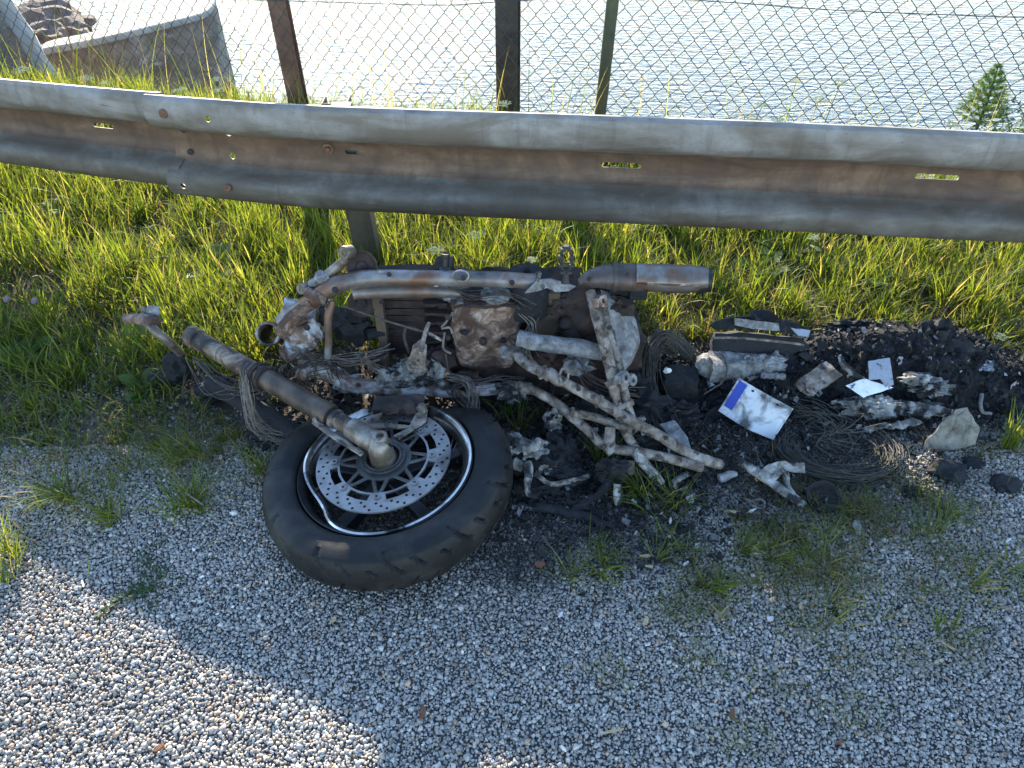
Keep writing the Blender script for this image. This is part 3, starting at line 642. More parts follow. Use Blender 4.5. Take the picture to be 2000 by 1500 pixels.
# massive pier at the left edge
pz_ = 0.2
pa = [PY(-260, 170, 5.2), PY(118, 176, 5.2), PY(56, -20, 6.0), PY(-260, -20, 6.0)]
x0_, x1_ = pa[0].x - 1.2, pa[1].x
pier = root('concrete_pier', Vector(((x0_ + x1_) / 2, 6.2, WZ)), 'big brown concrete pier with a pale worn edge beside the intake wall', 'pier')
bx1 = PY(116, 170, 5.4).x; tx1 = PY(52, -30, 5.9).x
mb = MB().add([(x0_ - 2, 5.4, WZ - 1), (bx1 + 0.25, 5.4, WZ - 1), (bx1 - 0.25, 6.5, WZ - 1), (x0_ - 2, 6.5, WZ - 1), (x0_ - 2, 5.9, 0.6), (tx1 - 0.25, 5.9, 0.6), (tx1 - 0.6, 6.4, 0.6), (x0_ - 2, 6.4, 0.6)],
              [(0, 3, 2, 1), (4, 5, 6, 7), (0, 1, 5, 4), (1, 2, 6, 5), (2, 3, 7, 6), (3, 0, 4, 7)])
part('pier_body', mb, 'concrete_old', pier, smooth=False, bevel=0.05)
mb = MB().tube([(bx1 + 0.24, 5.41, WZ), (bx1 + 0.05, 5.52, -1.2), (tx1 - 0.1, 5.75, -0.2), (tx1 - 0.26, 5.9, 0.6)], 0.055, 8, 6).crumple(0.03, 4)
part('worn_edge', mb, 'concrete_cap', pier)
for k, (u, v, s_) in enumerate(((92, 36, 0.32), (118, 54, 0.30), (75, 58, 0.34), (138, 68, 0.2), (92, 78, 0.25))):
    c = P(u, v, -1.6); mb = MB().lump(c, (s_ * 1.3, s_, s_ * 0.7), k + 3, 0.4, 1.6, 3)
    solo('boulder', mb, 'rock', Vector((c.x, c.y, WZ)), ['rough brown boulder topping the heap beyond the intake wall', 'boulder on the lake side of the heap beyond the intake wall', 'boulder against the pier in the heap beyond the intake wall', 'small boulder touching the intake wall cap', 'boulder low between pier and intake wall'][k], 'boulder', 'boulders beyond the intake wall', smooth=False)
# ================================================================== FRONT WHEEL AND FORK (torn off the frame)
TILT = R(6)
WC = Vector((-0.296, 1.235, 0.062 + 0.262 * math.sin(TILT)))
WM = Matrix.Translation(WC) @ Matrix.Rotation(-TILT, 4, 'Y')
WN = (WM.to_3x3() @ Vector((0, 0, 1))).normalized()
fe = root('front_fork_and_wheel', Vector((WC.x, WC.y, 0)), 'burnt motorcycle fork leg with front wheel, lying flat on the gravel', 'motorcycle fork')
# tyre with slanted tread grooves
prof = [(0.214, -0.044), (0.217, -0.050), (0.226, -0.054), (0.240, -0.058), (0.252, -0.060), (0.264, -0.059), (0.273, -0.055)]
cr_ = []
for k in range(1, 24):
    t = k / 24; a_ = -1.22 + 2.44 * t
    cr_.append((0.2685 + 0.0315 * math.cos(a_) ** 0.8, 0.058 * math.sin(a_) / math.sin(1.22) * 0.93))
prof = prof + cr_ + [(r, -h) for r, h in reversed(prof)]
prof += [(0.2115, 0.036), (0.2105, 0.0), (0.2115, -0.036)]
NG = 34; SEG = 510
def groove(r, h, a, k):
    if not (6 < k < 31): return r, h
    t = h / 0.058; ph = (a / (2 * math.pi) * NG)
    d = 0.0
    sh = 0.9 * abs(t) + (0.5 if t > 0 else 0.0)
    f = (ph + sh) % 1.0
    idx = int(math.floor(ph + sh)) % 3
    lo, hi = ((0.18, 0.95), (0.35, 0.80), (0.25, 0.62))[idx]
    if lo < abs(t) < hi and abs(f - 0.5) < 0.095: d = 0.0095
    return r - d, h
def burnt(r, h, a, k):
    r, h = groove(r, h, a, k)
    e = math.exp(-(((a - R(88)) / R(46)) ** 4)); wv = 0.5 + 0.5 * noise.noise(Vector((a * 6, h * 20, 2)))
    return r - (r - 0.208) * (0.45 + 0.2 * wv) * e, h - e * (0.030 * (h / 0.06 + 1) * 0.8 + 0.006 * wv)
part('tyre', MB().lathe(prof, SEG, WM, fn=burnt), 'tyre_rubber', fe, angle=50)
# rim: black barrel, polished bent flange
def bent(r, h, a, k):
    a2 = (a + math.pi * 2) % (2 * math.pi)
    e = math.exp(-((a2 - R(212)) / R(26)) ** 2); e2 = math.exp(-((a2 - R(262)) / R(30)) ** 2)
    return r - 0.034 * e + 0.003 * e2, h - 0.030 * e
rim = part('rim', MB().lathe([(0.207, -0.05), (0.211, -0.045), (0.200, -0.030), (0.192, 0.0), (0.200, 0.030), (0.210, 0.044), (0.207, 0.046), (0.196, 0.031), (0.187, 0.0), (0.196, -0.032)], 96, WM), 'black_alloy', fe)
fl = [(0.181, 0.020), (0.186, 0.034), (0.194, 0.045), (0.202, 0.050), (0.207, 0.049), (0.208, 0.045), (0.203, 0.042), (0.195, 0.036), (0.188, 0.026), (0.184, 0.016)]
part('rim_flange', MB().lathe(fl, 128, WM, fn=bent), 'polished_rim', rim, label='shiny bent bare metal edge of the rim')
for k in range(5):
    a_ = R(72 * k + 20); d_ = Vector((math.cos(a_), math.sin(a_), 0)); s_ = Vector((-math.sin(a_), math.cos(a_), 0))
    vs = []
    for r_, w_2, hh in ((0.032, 0.020, 0.026), (0.10, 0.014, 0.018), (0.194, 0.017, 0.020)):
        for (sx2, sz2) in ((-1, -1), (1, -1), (1, 1), (-1, 1)): vs.append(WM @ (d_ * r_ + s_ * (w_2 * sx2) + Vector((0, 0, hh * sz2 - 0.012))))
    mb = MB().add(vs, [(0, 3, 2, 1), (8, 9, 10, 11)] + [(i * 4 + j, i * 4 + (j + 1) % 4, i * 4 + 4 + (j + 1) % 4, i * 4 + 4 + j) for i in (0, 1) for j in range(4)])
    part('spoke', mb, 'black_alloy', rim, bevel=0.004)
part('hub', MB().lathe([(0.012, -0.055), (0.036, -0.05), (0.030, -0.02), (0.030, 0.02), (0.042, 0.045), (0.042, 0.052), (0.012, 0.054)], 40, WM), 'dark_rust', rim)
# brake disc: drilled rotor, carrier, bobbins, slotted sensor ring
DM = WM @ Matrix.Translation((0, 0, 0.058))
disc = root('brake_disc', ZERO, None, None); disc.parent = fe; disc.location = DM.translation - Vector(fe.location)
for kk in ('label', 'category'):
    if kk in disc: del disc[kk]
ro, ri = 0.160, 0.104
me = MB().lathe([(ri, 0.0), (ro, 0.0), (ro, 0.005), (ri, 0.005)], 120, DM).mesh('rotor', ZERO)
cm = MB()
for k in range(24):
    for (rr_, da) in ((0.1345, 0.0), (0.1435, 5.0), (0.1530, 10.0)):
        a_ = R(k * 15 + da); c = Vector((rr_ * math.cos(a_), rr_ * math.sin(a_), 0))
        cm.cyl(DM @ (c + Vector((0, 0, -0.004))), DM @ (c + Vector((0, 0, 0.009))), 0.0036, seg=10)
for k in range(8):      # windows on the inner edge
    a0_, a1_ = R(k * 45 + 9), R(k * 45 + 36); vs = []
    for zz in (-0.004, 0.009):
        for rr_, aa in ((0.1095, a0_), (0.1095, (a0_ + a1_) / 2), (0.1095, a1_), (0.1275, a1_ - 0.02), (0.1275, (a0_ + a1_) / 2), (0.1275, a0_ + 0.02)):
            vs.append(DM @ Vector((rr_ * math.cos(aa), rr_ * math.sin(aa), zz)))
    cm.add(vs, [tuple(range(6)), tuple(reversed(range(6, 12)))] + [(i + 6, (i + 1) % 6 + 6, (i + 1) % 6, i) for i in range(6)])
me = cut(me, cm); me.transform(Matrix.Translation(-DM.translation)); me.materials.clear()
link('rotor', me, 'disc_steel', disc, angle=30)
def in_disc(mb): mb2 = MB(); mb2.v = [DM @ v for v in mb.v]; mb2.f = mb.f; return mb2
mb = MB().lathe([(0.046, -0.001), (0.066, -0.001), (0.066, 0.004), (0.046, 0.004)], 60)
for k in range(8):
    a_ = R(45 * k); d_ = Vector((math.cos(a_), math.sin(a_), 0)); 
    for sgn in (-1, 1):
        e_ = Vector((math.cos(a_ + sgn * 0.26), math.sin(a_ + sgn * 0.26), 0))
        mb.tube([e_ * 0.062 + Vector((0, 0, 0.0015)), d_.lerp(e_, 0.35) * 0.092 + Vector((0, 0, 0.0015)), d_ * 0.112 + Vector((0, 0, 0.0015))], [0.0052, 0.0045, 0.0065], 8, 4, flat=0.55)
part('carrier', in_disc(mb), 'carrier_grey', disc)
for k in range(8):
    a_ = R(45 * k); c = Vector((math.cos(a_), math.sin(a_), 0)) * 0.1165
    part('bobbin', in_disc(MB().lathe([(0.003, 0.001), (0.0085, 0.001), (0.0085, 0.0075), (0.006, 0.009), (0.0035, 0.0085)], 18, Matrix.Translation(c))), 'disc_steel', disc)
me = MB().lathe([(0.040, 0.010), (0.0535, 0.010), (0.0535, 0.0125), (0.040, 0.0125)], 96, DM).mesh('sensor_ring', ZERO)
cm = MB()
for k in range(48):
    a_ = R(7.5 * k); d_ = Vector((math.cos(a_), math.sin(a_), 0)); s_ = Vector((-d_.y, d_.x, 0)); c = DM @ (d_ * 0.0475 + Vector((0, 0, 0.011))); R3 = DM.to_3x3()
    cm.box(c, R3 @ (d_ * 0.0035), R3 @ (s_ * 0.0016), R3 @ Vector((0, 0, 0.004)))
me = cut(me, cm); me.transform(Matrix.Translation(-DM.translation)); me.materials.clear()
link('sensor_ring', me, 'carrier_grey', disc, angle=30)
# axle clamp and fork leg (upside-down fork)
AX = WM @ Vector((0.0, 0.0, 0.105)); AXT = WM @ Vector((0.0, 0.0, 0.150))
top_c = P(372, 655, 0.215); axl = P(748, 872, 0.185)
AX = axl
fd = (top_c - AX).normalized(); L_ = (top_c - AX).length
sidev = fd.cross(Vector((0, 0, 1))).normalized(); upv = sidev.cross(fd).normalized()
def on(t, s_=0, u_=0): return AX + fd * t + sidev * s_ + upv * u_
mb = MB().tube([WM @ Vector((0, 0, 0.062)), WM @ Vector((0, 0, 0.10)), AX + WN * 0.012], [0.031, 0.028, 0.027], 28, 4)
mb.tube([on(-0.004), on(0.03), on(0.075), on(0.10)], [0.024, 0.027, 0.0285, 0.026], 24, 4)
part('axle_clamp', mb, 'bare_alloy', fe)
mb = MB().lathe([(0.0005, 0.018), (0.008, 0.018), (0.010, 0.026), (0.0165, 0.027), (0.0185, 0.024), (0.0185, 0.006), (0.016, 0.0)], 28, Matrix.Translation(AX + WN * 0.010) @ WN.to_track_quat('Z', 'Y').to_matrix().to_4x4(), closed=False)
part('axle_cap', mb, 'bare_alloy', fe)
mb = MB().tube([on(0.095), on(0.135), on(0.17)], [0.0215, 0.0212, 0.0212], 24, 3); mb.lathe([(0.0225, 0), (0.0255, 0.002), (0.0255, 0.010), (0.0225, 0.012)], 28, Matrix.Translation(on(0.145)) @ fd.to_track_quat('Z', 'Y').to_matrix().to_4x4())
part('fork_slider', mb, 'fork_scorched', fe)
s2 = L_ * 0.60
mb = MB().tube([on(0.165), on(0.167), on(0.20), on(0.203), on(0.30), on(s2)], [0.0250, 0.0290, 0.0295, 0.0275, 0.0275, 0.0275], 32, 4, cap=True)
part('fork_outer_tube', mb, 'fork_brown', fe)
mb = MB().tube([on(s2), on(s2 + 0.02), on(L_ - 0.06), on(L_ - 0.035), on(L_ - 0.033), on(L_)], [0.0275, 0.0255, 0.0255, 0.0255, 0.0290, 0.0290], 32, 5)
part('fork_upper_tube', mb, 'fork_scorched', fe)
mb = MB()
for t_ in (s2 - 0.012, s2 + 0.012): mb.lathe([(0.0285, -0.006), (0.0330, -0.006), (0.0330, 0.006), (0.0285, 0.006)], 32, Matrix.Translation(on(t_)) @ fd.to_track_quat('Z', 'Y').to_matrix().to_4x4())
mb.tube([on(s2, 0.034, -0.005), on(s2 - 0.005, 0.05, -0.06), on(s2 - 0.01, 0.045, -0.13)], [0.012, 0.014, 0.012], 10, 4)
part('triple_clamp', mb, 'dark_rust', fe)
# second leg hidden below
o_ = Vector((0.02, -0.035, -0.135))
part('lower_fork_leg', MB().tube([on(0.02) + o_, on(0.25) + o_, on(L_ - 0.1) + o_ + Vector((0, 0, 0.01)), on(L_ - 0.02) + o_ + Vector((0, 0, 0.01))], [0.024, 0.0265, 0.026, 0.022], 20, 4), 'soot_black', fe)
# guard strip and caliper
part('sensor_bracket', MB().tube([on(0.185, -0.036, 0.0), on(0.10, -0.040, -0.005), on(0.035, -0.034, -0.02)], [0.008, 0.009, 0.007], 8, 4, flat=0.5).tube([on(0.185, -0.036, 0), on(0.18, -0.03, 0.004)], 0.009, 8, 2), 'scorched_tube', fe)
cal = part('brake_caliper', MB().box(P(782, 800, 0.155), 0.062, Vector((0, 0.022, 0.004)), Vector((0, -0.004, 0.030)), 5).lump(P(760, 797, 0.175), (0.026, 0.022, 0.016), 4, 0.25).lump(P(803, 797, 0.175), (0.026, 0.022, 0.016), 5, 0.25).crumple(0.006, 30), 'dark_rust', fe)
part('caliper_bolt', MB().lathe([(0.0005, 0.012), (0.010, 0.010), (0.012, 0.0)], 16, Matrix.Translation(P(824, 798, 0.185)), closed=False).lump(P(824, 799, 0.18), (0.014, 0.012, 0.010), 6, 0.25, sub=2), 'bare_alloy', cal)
part('caliper_stay', MB().plate([P(700, 838, 0.165), P(730, 812, 0.17), P(748, 806, 0.17), P(738, 826, 0.168), P(800, 832, 0.168), P(812, 808, 0.172), P(836, 800, 0.172), P(832, 824, 0.168), P(780, 858, 0.165), P(768, 852, 0.165), P(795, 838, 0.166), P(730, 836, 0.166)], 0.008), 'scorched_tube', cal, bevel=0.002)
# handlebar stub with lever perch
part('handlebar', MB().tube([P(282, 617, 0.235), P(292, 632, 0.235), P(305, 648, 0.225), P(330, 668, 0.19), P(352, 690, 0.13)], [0.0115, 0.0125, 0.0125, 0.0125, 0.011], 18, 5), 'bare_alloy', fe)
part('lever_perch', MB().tube([P(243, 623, 0.235), P(262, 622, 0.236), P(285, 626, 0.238), P(303, 633, 0.238)], [0.013, 0.014, 0.0175, 0.0185], 16, 4).crumple(0.002, 40), 'rust_skin', fe)
part('lever_clamp', MB().lump(P(300, 608, 0.25), (0.018, 0.014, 0.020), 3, 0.2, sub=2).box(P(285, 606, 0.25), Vector((0.014, -0.006, 0.0)), 0.004, 0.008), 'grey_cast', fe)
part('clip_on_lump', MB().lump(P(345, 715, 0.07), (0.035, 0.03, 0.05), 8, 0.4).lump(P(330, 735, 0.04), (0.05, 0.025, 0.03), 9, 0.5).lump(P(420, 760, 0.04), (0.06, 0.03, 0.035), 10, 0.5), 'soot_black', fe)

def strands(n, pts, spread, r, seed, seg=5, res=5, tail=1.0):
    rnd = random.Random(seed); mb = MB(); pts = [Vector(p_) for p_ in pts]
    for k in range(n):
        off = Vector((rnd.gauss(0, 1), rnd.gauss(0, 1), rnd.gauss(0, 1))) * spread; q_ = []
        for i, p_ in enumerate(pts):
            f = 0.35 + 0.65 * (i / (len(pts) - 1)) * tail
            pp = p_ + off * f + Vector((rnd.gauss(0, 1), rnd.gauss(0, 1), rnd.gauss(0, 1))) * spread * 0.35
            pp.z = max(pp.z, 0.006); q_.append(pp)
        mb.tube(q_, r * rnd.uniform(0.7, 1.3), seg, res, cap=False)
    return mb
part('loose_wires', strands(34, [P(478, 735, 0.22), P(486, 790, 0.16), P(500, 830, 0.10), P(535, 850, 0.06), P(575, 858, 0.05)], 0.014, 0.0008, 1), 'pale_wire', fe)['kind'] = 'stuff'
part('loose_wires', strands(14, [P(380, 700, 0.12), P(430, 755, 0.10), P(480, 765, 0.12), P(540, 735, 0.15)], 0.02, 0.0014, 2), 'wire_strand', fe)['kind'] = 'stuff'
part('brake_hose', MB().tube([P(520, 715, 0.22), P(540, 760, 0.14), P(500, 782, 0.10), P(455, 770, 0.09), P(440, 745, 0.10), P(470, 728, 0.12)], 0.0035, 8, 8), 'soot_black', fe)
part('brake_hose', MB().tube([P(585, 690, 0.25), P(560, 712, 0.20), P(545, 725, 0.2), P(565, 745, 0.18), P(600, 755, 0.12)], 0.0028, 8, 8), 'wire_strand', fe)
part('sensor_cable', MB().tube([P(690, 880, 0.12), P(660, 905, 0.13), P(640, 935, 0.125), P(615, 960, 0.10), P(600, 985, 0.05)], 0.0016, 6, 8), 'wire_strand', fe)

# ================================================================== MOTORCYCLE WRECK (lying on its left side)
mc = root('motorcycle_wreck', Vector((0.0, 1.6, 0)), 'burnt out motorcycle frame and engine lying on its side by the verge', 'motorcycle')
def ftube(nm, pts, rad, mat, seg=20, res=8, crum=0.0, parent=None, **k):
    mb = MB().tube([P(*p_) for p_ in pts], rad, seg, res, **k)
    if crum: mb.crumple(crum, 35, len(pts))
    return part(nm, mb, mat, parent or mc)
ftube('right_spar', [(548, 628, .27), (585, 604, .31), (622, 578, .36), (655, 557, .39), (690, 547, .402), (730, 543, .405), (800, 543, .405), (900, 544, .402), (985, 546, .40), (1045, 550, .385)], [.018, .020, .0225, .0235, .0225, .021, .0205, .020, .020, .020], 'bluish_steel')
ftube('inner_spar', [(690, 572, .36), (760, 568, .36), (840, 568, .355), (900, 572, .35)], [.017, .019, .019, .014], 'bluish_steel')
ftube('brace_tube', [(648, 588, .355), (641, 620, .32), (642, 660, .26), (640, 698, .20)], [.012, .0105, .0095, .0095], 'bluish_steel', 14)
ftube('left_spar', [(560, 678, .20), (585, 705, .15), (625, 722, .115), (665, 738, .095), (690, 752, .085), (760, 757, .082), (830, 760, .080), (872, 763, .078), (960, 760, .07), (1040, 758, .06)], [.020, .024, .026, .025, .0215, .0205, .020, .0195, .018, .016], 'ash_tube', crum=.002)
ftube('engine_mount', [(640, 718, .13), (615, 722, .14), (590, 728, .15), (582, 729, .15)], [.020, .020, .020, .015], 'ash_tube', crum=.002)
ftube('frame_lug', [(868, 752, .105), (862, 748, .12), (858, 746, .125)], [.016, .012, .006], 'bare_alloy', 10)
# head tube: open pipe pointing up towards the road
hc = P(522, 652, .245); hn = Vector((0.02, -0.80, 0.58)).normalized()
hm = Matrix.Translation(hc) @ hn.to_track_quat('Z', 'Y').to_matrix().to_4x4()
part('head_tube', MB().lathe([(.0255, 0), (.0315, 0), (.0325, -.004), (.0325, -.020), (.0305, -.024), (.0305, -.14), (.0265, -.14), (.0262, -.01)], 40, hm), 'fork_scorched', mc)
hs_ = MB().lump(P(597, 655, .235) + Vector((0, .01, 0)), (.042, .040, .042), 12, .25, 1.8, 4).lump(P(575, 680, .20) + Vector((0, .02, 0)), (.038, .04, .030), 13, .25, 2, 3)
hs_.box(P(585, 650, .24) + Vector((0, .05, 0)), .045, .045, .045, 5).crumple(.011, 30)
part('headstock', hs_, 'ash_tube', mc)
ftube('headstock_arm', [(556, 648, .25), (566, 628, .29), (585, 610, .32), (610, 592, .345)], [.024, .020, .017, .017], 'rust_skin', crum=.004)
ftube('headstock_arm', [(556, 674, .20), (572, 692, .18), (600, 712, .14)], [.022, .024, .022], 'rust_skin', crum=.005)
# bar-end weight, mirror stub and dish on the upper side
def knob(nm, u, v, z, r, n_, ln, mat, parent=None):
    c = P(u, v, z); n_ = Vector(n_).normalized()
    return part(nm, MB().lathe([(.0005, -.002), (r * .28, -.002), (r * .32, .0), (r * .45, .0005), (r * .5, -.001), (r * .92, 0), (r, -.003), (r * .98, -ln), (.0005, -ln)], 28, Matrix.Translation(c) @ n_.to_track_quat('Z', 'Y').to_matrix().to_4x4(), closed=False), mat, parent or mc)
knob('mount_boss', 587, 565, .375, .0145, (-.45, -.85, .35), .05, 'bare_alloy')
ftube('boss_arm', [(600, 570, .37), (622, 580, .37), (636, 588, .36)], [.014, .016, .012], 'rust_skin', 12)
knob('bar_end', 671, 494, .47, .0175, (-.5, -.8, .4), .028, 'bare_alloy')
ftube('lower_handlebar', [(680, 503, .455), (660, 520, .43), (640, 538, .405), (622, 552, .385)], [.011, .013, .014, .013], 'bare_alloy', 14)
part('lever_bracket', MB().lump(P(630, 543, .405), (.02, .016, .018), 21, .3, 2.5, 3).lump(P(615, 552, .39), (.018, .012, .010), 22, .3, 2.5, 2), 'grey_cast', mc)
dn_ = Vector((.15, -.75, .62)).normalized(); dmx = Matrix.Translation(P(706, 520, .43)) @ dn_.to_track_quat('Z', 'Y').to_matrix().to_4x4()
part('horn_dish', MB().lathe([(.0005, -.012), (.012, -.008), (.015, -.012), (.030, -.006), (.036, .006), (.039, .006), (.038, -.004), (.030, -.016), (.0005, -.020)], 40, dmx, closed=False), 'dark_rust', mc)
dmx = Matrix.Translation(P(706, 592, .30)) @ Vector((0, -.85, .5)).normalized().to_track_quat('Z', 'Y').to_matrix().to_4x4()
part('fan_motor', MB().lathe([(.0005, .004), (.012, .006), (.014, -.002), (.030, .0), (.038, -.006), (.04, -.03), (.0005, -.034)], 36, dmx, closed=False), 'dark_rust', mc)
# radiator and engine blocks
rad_ = MB().box(P(815, 640, .235) + Vector((0, .075, 0)), .098, .022, .135, 6)
for k in range(11): rad_.box(P(815, 640, .235) + Vector((0, .0515, -.12 + k * .024)), .092, .0035, .003)
part('radiator', rad_.crumple(.006, 20, 3), 'dark_rust', mc)
part('radiator_hose', MB().tube([P(716, 655, .2), P(735, 650, .2), P(752, 648, .2)], [.016, .012, .012], 12, 4), 'soot_black', mc)
part('radiator_side', MB().box(P(742, 650, .22) + Vector((0, .05, 0)), .012, .03, .13, 3).crumple(.004, 20), 'post_brown', mc)
col_ = MB().box(P(872, 612, .26) + Vector((0, .03, 0)), .022, .03, .14, 4).crumple(.006, 25)
part('engine_hanger', col_, 'dark_rust', mc)
part('filler_stub', MB().tube([P(870, 532, .405), P(870, 531, .412), P(870, 526, .414), P(870, 525.5, .416), P(870, 503, .445), P(870, 502, .446), P(870, 495, .455)], [.016, .016, .016, .0095, .0095, .0115, .0115], 18, 1), 'black_alloy', mc)
lp = [P(900, 537, .425) + Vector((.018 * math.cos(a_) * 1.1, -.004 + .005 * math.sin(a_), .012 * math.sin(a_))) for a_ in [R(30 * k) for k in range(12)]]
part('cable_guide', MB().tube(lp + [lp[0]], .0028, 8, 4), 'bare_alloy', mc)
eng = MB().box(P(960, 640, .15) + Vector((0, .075, 0)), .15, .06, .115, 8).crumple(.018, 14, 2)
eng.box(P(1075, 640, .17) + Vector((0, .075, 0)), .085, .055, .115, 6); 
part('engine', eng.crumple(.006, 40, 5), 'dark_rust', mc)
cc = P(1028, 546, .365); part('clutch_cover', MB().lathe([(.0005, .022), (.03, .021), (.052, .016), (.062, .004), (.066, -.02), (.066, -.09)], 40, Matrix.Translation(cc), closed=False).lump(cc + Vector((-.0, .0, .03)), (.009, .009, .012), 3, .2, sub=2), 'soot_black', mc)
part('oil_cap', MB().lathe([(.0005, .0), (.02, -.002), (.024, -.01), (.024, -.05)], 24, Matrix.Translation(P(985, 548, .37)), closed=False), 'dark_rust', mc)
for k, (u, v, z, s_) in enumerate(((900, 582, .33, .025), (930, 578, .34, .03), (970, 575, .35, .03), (1000, 585, .335, .022), (880, 575, .34, .02), (1040, 600, .30, .03))):
    part('engine_scrap', MB().lump(P(u, v, z), (s_ * 1.3, s_, s_ * .7), k + 40, .5, 2.4, 3), 'dark_rust' if k % 2 else 'grey_cast', mc)
part('cylinder_panel', MB().box(P(1071, 628, .27) + Vector((0, .03, 0)), .030, .008, .075, 4).crumple(.004, 30), 'post_brown', mc)
# rust coloured box facing the road
bxm = MB().box(P(950, 660, .225) + Vector((0, .05, 0)), .089, .045, .118, 24)
bc = P(950, 660, .225) + Vector((0, .05, 0))
for i, v in enumerate(bxm.v):
    d = v - bc; 
    if d.z < -.06:
        v.x += -d.x * .22 * ((-.06 - d.z) / .058) ** 1.5
    e = max(0, abs(d.x) / .089 - .8) / .2; f_ = max(0, abs(d.z) / .118 - .85) / .15
    v.y += (.012 * e * e + .010 * f_ * f_) * (1 if d.y < 0 else -1)
    v.y += -.012 * math.exp(-((d.x - .012) ** 2 + (d.z + .01) ** 2) / .0016) if d.y < 0 else 0
    v.y += .012 * math.exp(-((d.x + .055) ** 2 + (d.z - .02) ** 2) / .0004) if d.y < 0 else 0
    v.y += .010 * math.exp(-((d.x - .05) ** 2 + (d.z + .015) ** 2) / .0005) if d.y < 0 else 0
me_b = bxm.crumple(.0075, 22, 4).crumple(.0035, 60, 5)
box_o = part('airbox', me_b, 'rust_skin', mc, label='crumpled rust brown metal box')
part('rivet', MB().lump(P(944, 664, .225) + Vector((0, -.008, 0)), (.011, .010, .013), 5, .15, sub=2), 'dark_rust', box_o)
part('tear_hole', MB().lump(P(907, 652, .24) + Vector((0, .006, 0)), (.012, .008, .008), 6, .3, sub=2), 'soot_black', box_o)
part('tear_hole', MB().lump(P(983, 668, .22) + Vector((0, .006, 0)), (.010, .007, .007), 7, .3, sub=2), 'soot_black', box_o)
part('rim_strip', MB().tube([P(886, 600, .345), P(915, 597, .35), P(950, 600, .348), P(985, 597, .35), P(1013, 597, .345)], [.004] * 5, 8, 6).crumple(.003, 60), 'dark_rust', box_o)
part('box_lug', MB().lump(P(1000, 680, .21) + Vector((0, -.02, 0)), (.03, .02, .016), 9, .35, 2.5, 3).lump(P(985, 676, .215) + Vector((0, -.02, 0)), (.016, .014, .016), 10, .3, 2, 2), 'grey_cast', box_o)
# hanging relay with lead
ftube('relay_lead', [(668, 597, .34), (740, 622, .33), (800, 640, .32), (835, 650, .31)], .0028, 'wire_strand', 8, 6)
ftube('relay_lead', [(838, 630, .33), (832, 645, .32), (826, 670, .30), (822, 685, .28)], [.004, .006, .0055, .008], 'scorched_tube', 8, 5, .001)
ftube('relay_lead', [(836, 650, .31), (850, 658, .30), (863, 664, .29)], .004, 'scorched_tube', 8, 5)
ftube('relay_lead', [(818, 645, .3), (795, 640, .30), (790, 660, .27), (800, 690, .22)], .004, 'wire_strand', 8, 6)
rl = MB().plate([P(800, 700, .23), P(806, 680, .26), P(822, 668, .28), P(833, 680, .26), P(832, 712, .21), P(815, 725, .18)], .022); rl.lump(P(815, 712, .20), (.028, .018, .03), 31, .4, 2.5, 3)
part('relay', rl.crumple(.004, 50), 'scorched_tube', mc)
part('melted_bracket', MB().lump(P(805, 722, .15), (.055, .03, .03), 33, .5, 2.2, 4).lump(P(845, 722, .14), (.03, .025, .03), 34, .5, 2.5, 3).crumple(.006, 40), 'ash_lump', mc)
part('melted_bracket', MB().lump(P(775, 745, .105), (.05, .02, .018), 35, .5, 2.2, 3).crumple(.006, 40), 'ash_lump', mc)
for k, (a_, b_, c_) in enumerate((((885, 610, .33), (870, 630, .31), (862, 640, .3)), ((862, 642, .3), (878, 640, .30), (884, 652, .29)), ((868, 650, .3), (866, 680, .25), (880, 690, .23)), ((1045, 600, .31), (1035, 630, .28), (1025, 650, .26)), ((1062, 590, .31), (1050, 625, .28), (1040, 640, .26)), ((870, 690, .2), (875, 720, .16), (885, 735, .12)))):
    ftube('cable', [a_, b_, c_], .003, 'wire_strand' if k > 2 else 'pale_wire', 8, 8)
# swing arm pipe, subframe
pipe_ = ftube('swingarm', [(1012, 660, .27), (1045, 668, .265), (1090, 674, .255), (1135, 681, .245), (1180, 690, .235)], [.021, .022, .021, .023, .020], 'grey_cast', 20, 6, .003)
ftube('subframe_tube', [(1005, 690, .23), (1030, 712, .235), (1060, 727, .23), (1110, 752, .205), (1160, 778, .18), (1230, 820, .14), (1290, 852, .105), (1350, 888, .07), (1410, 908, .045)], [.0135] * 9, 'scorched_tube', 16, 6, .0015)
ftube('subframe_tube', [(1012, 752, .15), (1022, 757, .15), (1050, 766, .145), (1090, 790, .13), (1115, 812, .12), (1150, 842, .10), (1185, 872, .085), (1250, 884, .08), (1310, 896, .07), (1372, 914, .05)], [.0125] * 10, 'scorched_tube', 16, 6, .0015)
ftube('subframe_tube', [(1115, 806, .13), (1150, 812, .125), (1190, 824, .12), (1235, 840, .12)], [.011] * 4, 'scorched_tube', 14, 6, .001)
ftube('subframe_tube', [(1153, 570, .385), (1162, 605, .36), (1175, 650, .315), (1188, 700, .26), (1197, 745, .21), (1205, 790, .16), (1225, 850, .10), (1262, 905, .05)], [.0125, .0145, .0145, .0145, .0140, .013, .012, .011], 'scorched_tube', 16, 6, .0015)
ftube('subframe_tube', [(1176, 575, .375), (1185, 640, .31), (1205, 700, .25), (1215, 745, .20), (1228, 800, .15), (1243, 838, .115)], [.0115] * 6, 'scorched_tube', 14, 6, .0015)
ftube('subframe_stub', [(1238, 880, .085), (1262, 910, .06), (1292, 946, .028)], [.012, .0135, .012], 'ash_lump', 14, 6, .002)
ftube('subframe_stub', [(1192, 835, .12), (1190, 870, .09), (1198, 885, .08)], [.013, .016, .014], 'scorched_tube', 14, 4)
ftube('subframe_stub', [(1230, 835, .115), (1245, 825, .125), (1257, 815, .13)], [.010, .009, .008], 'scorched_tube', 12, 4)
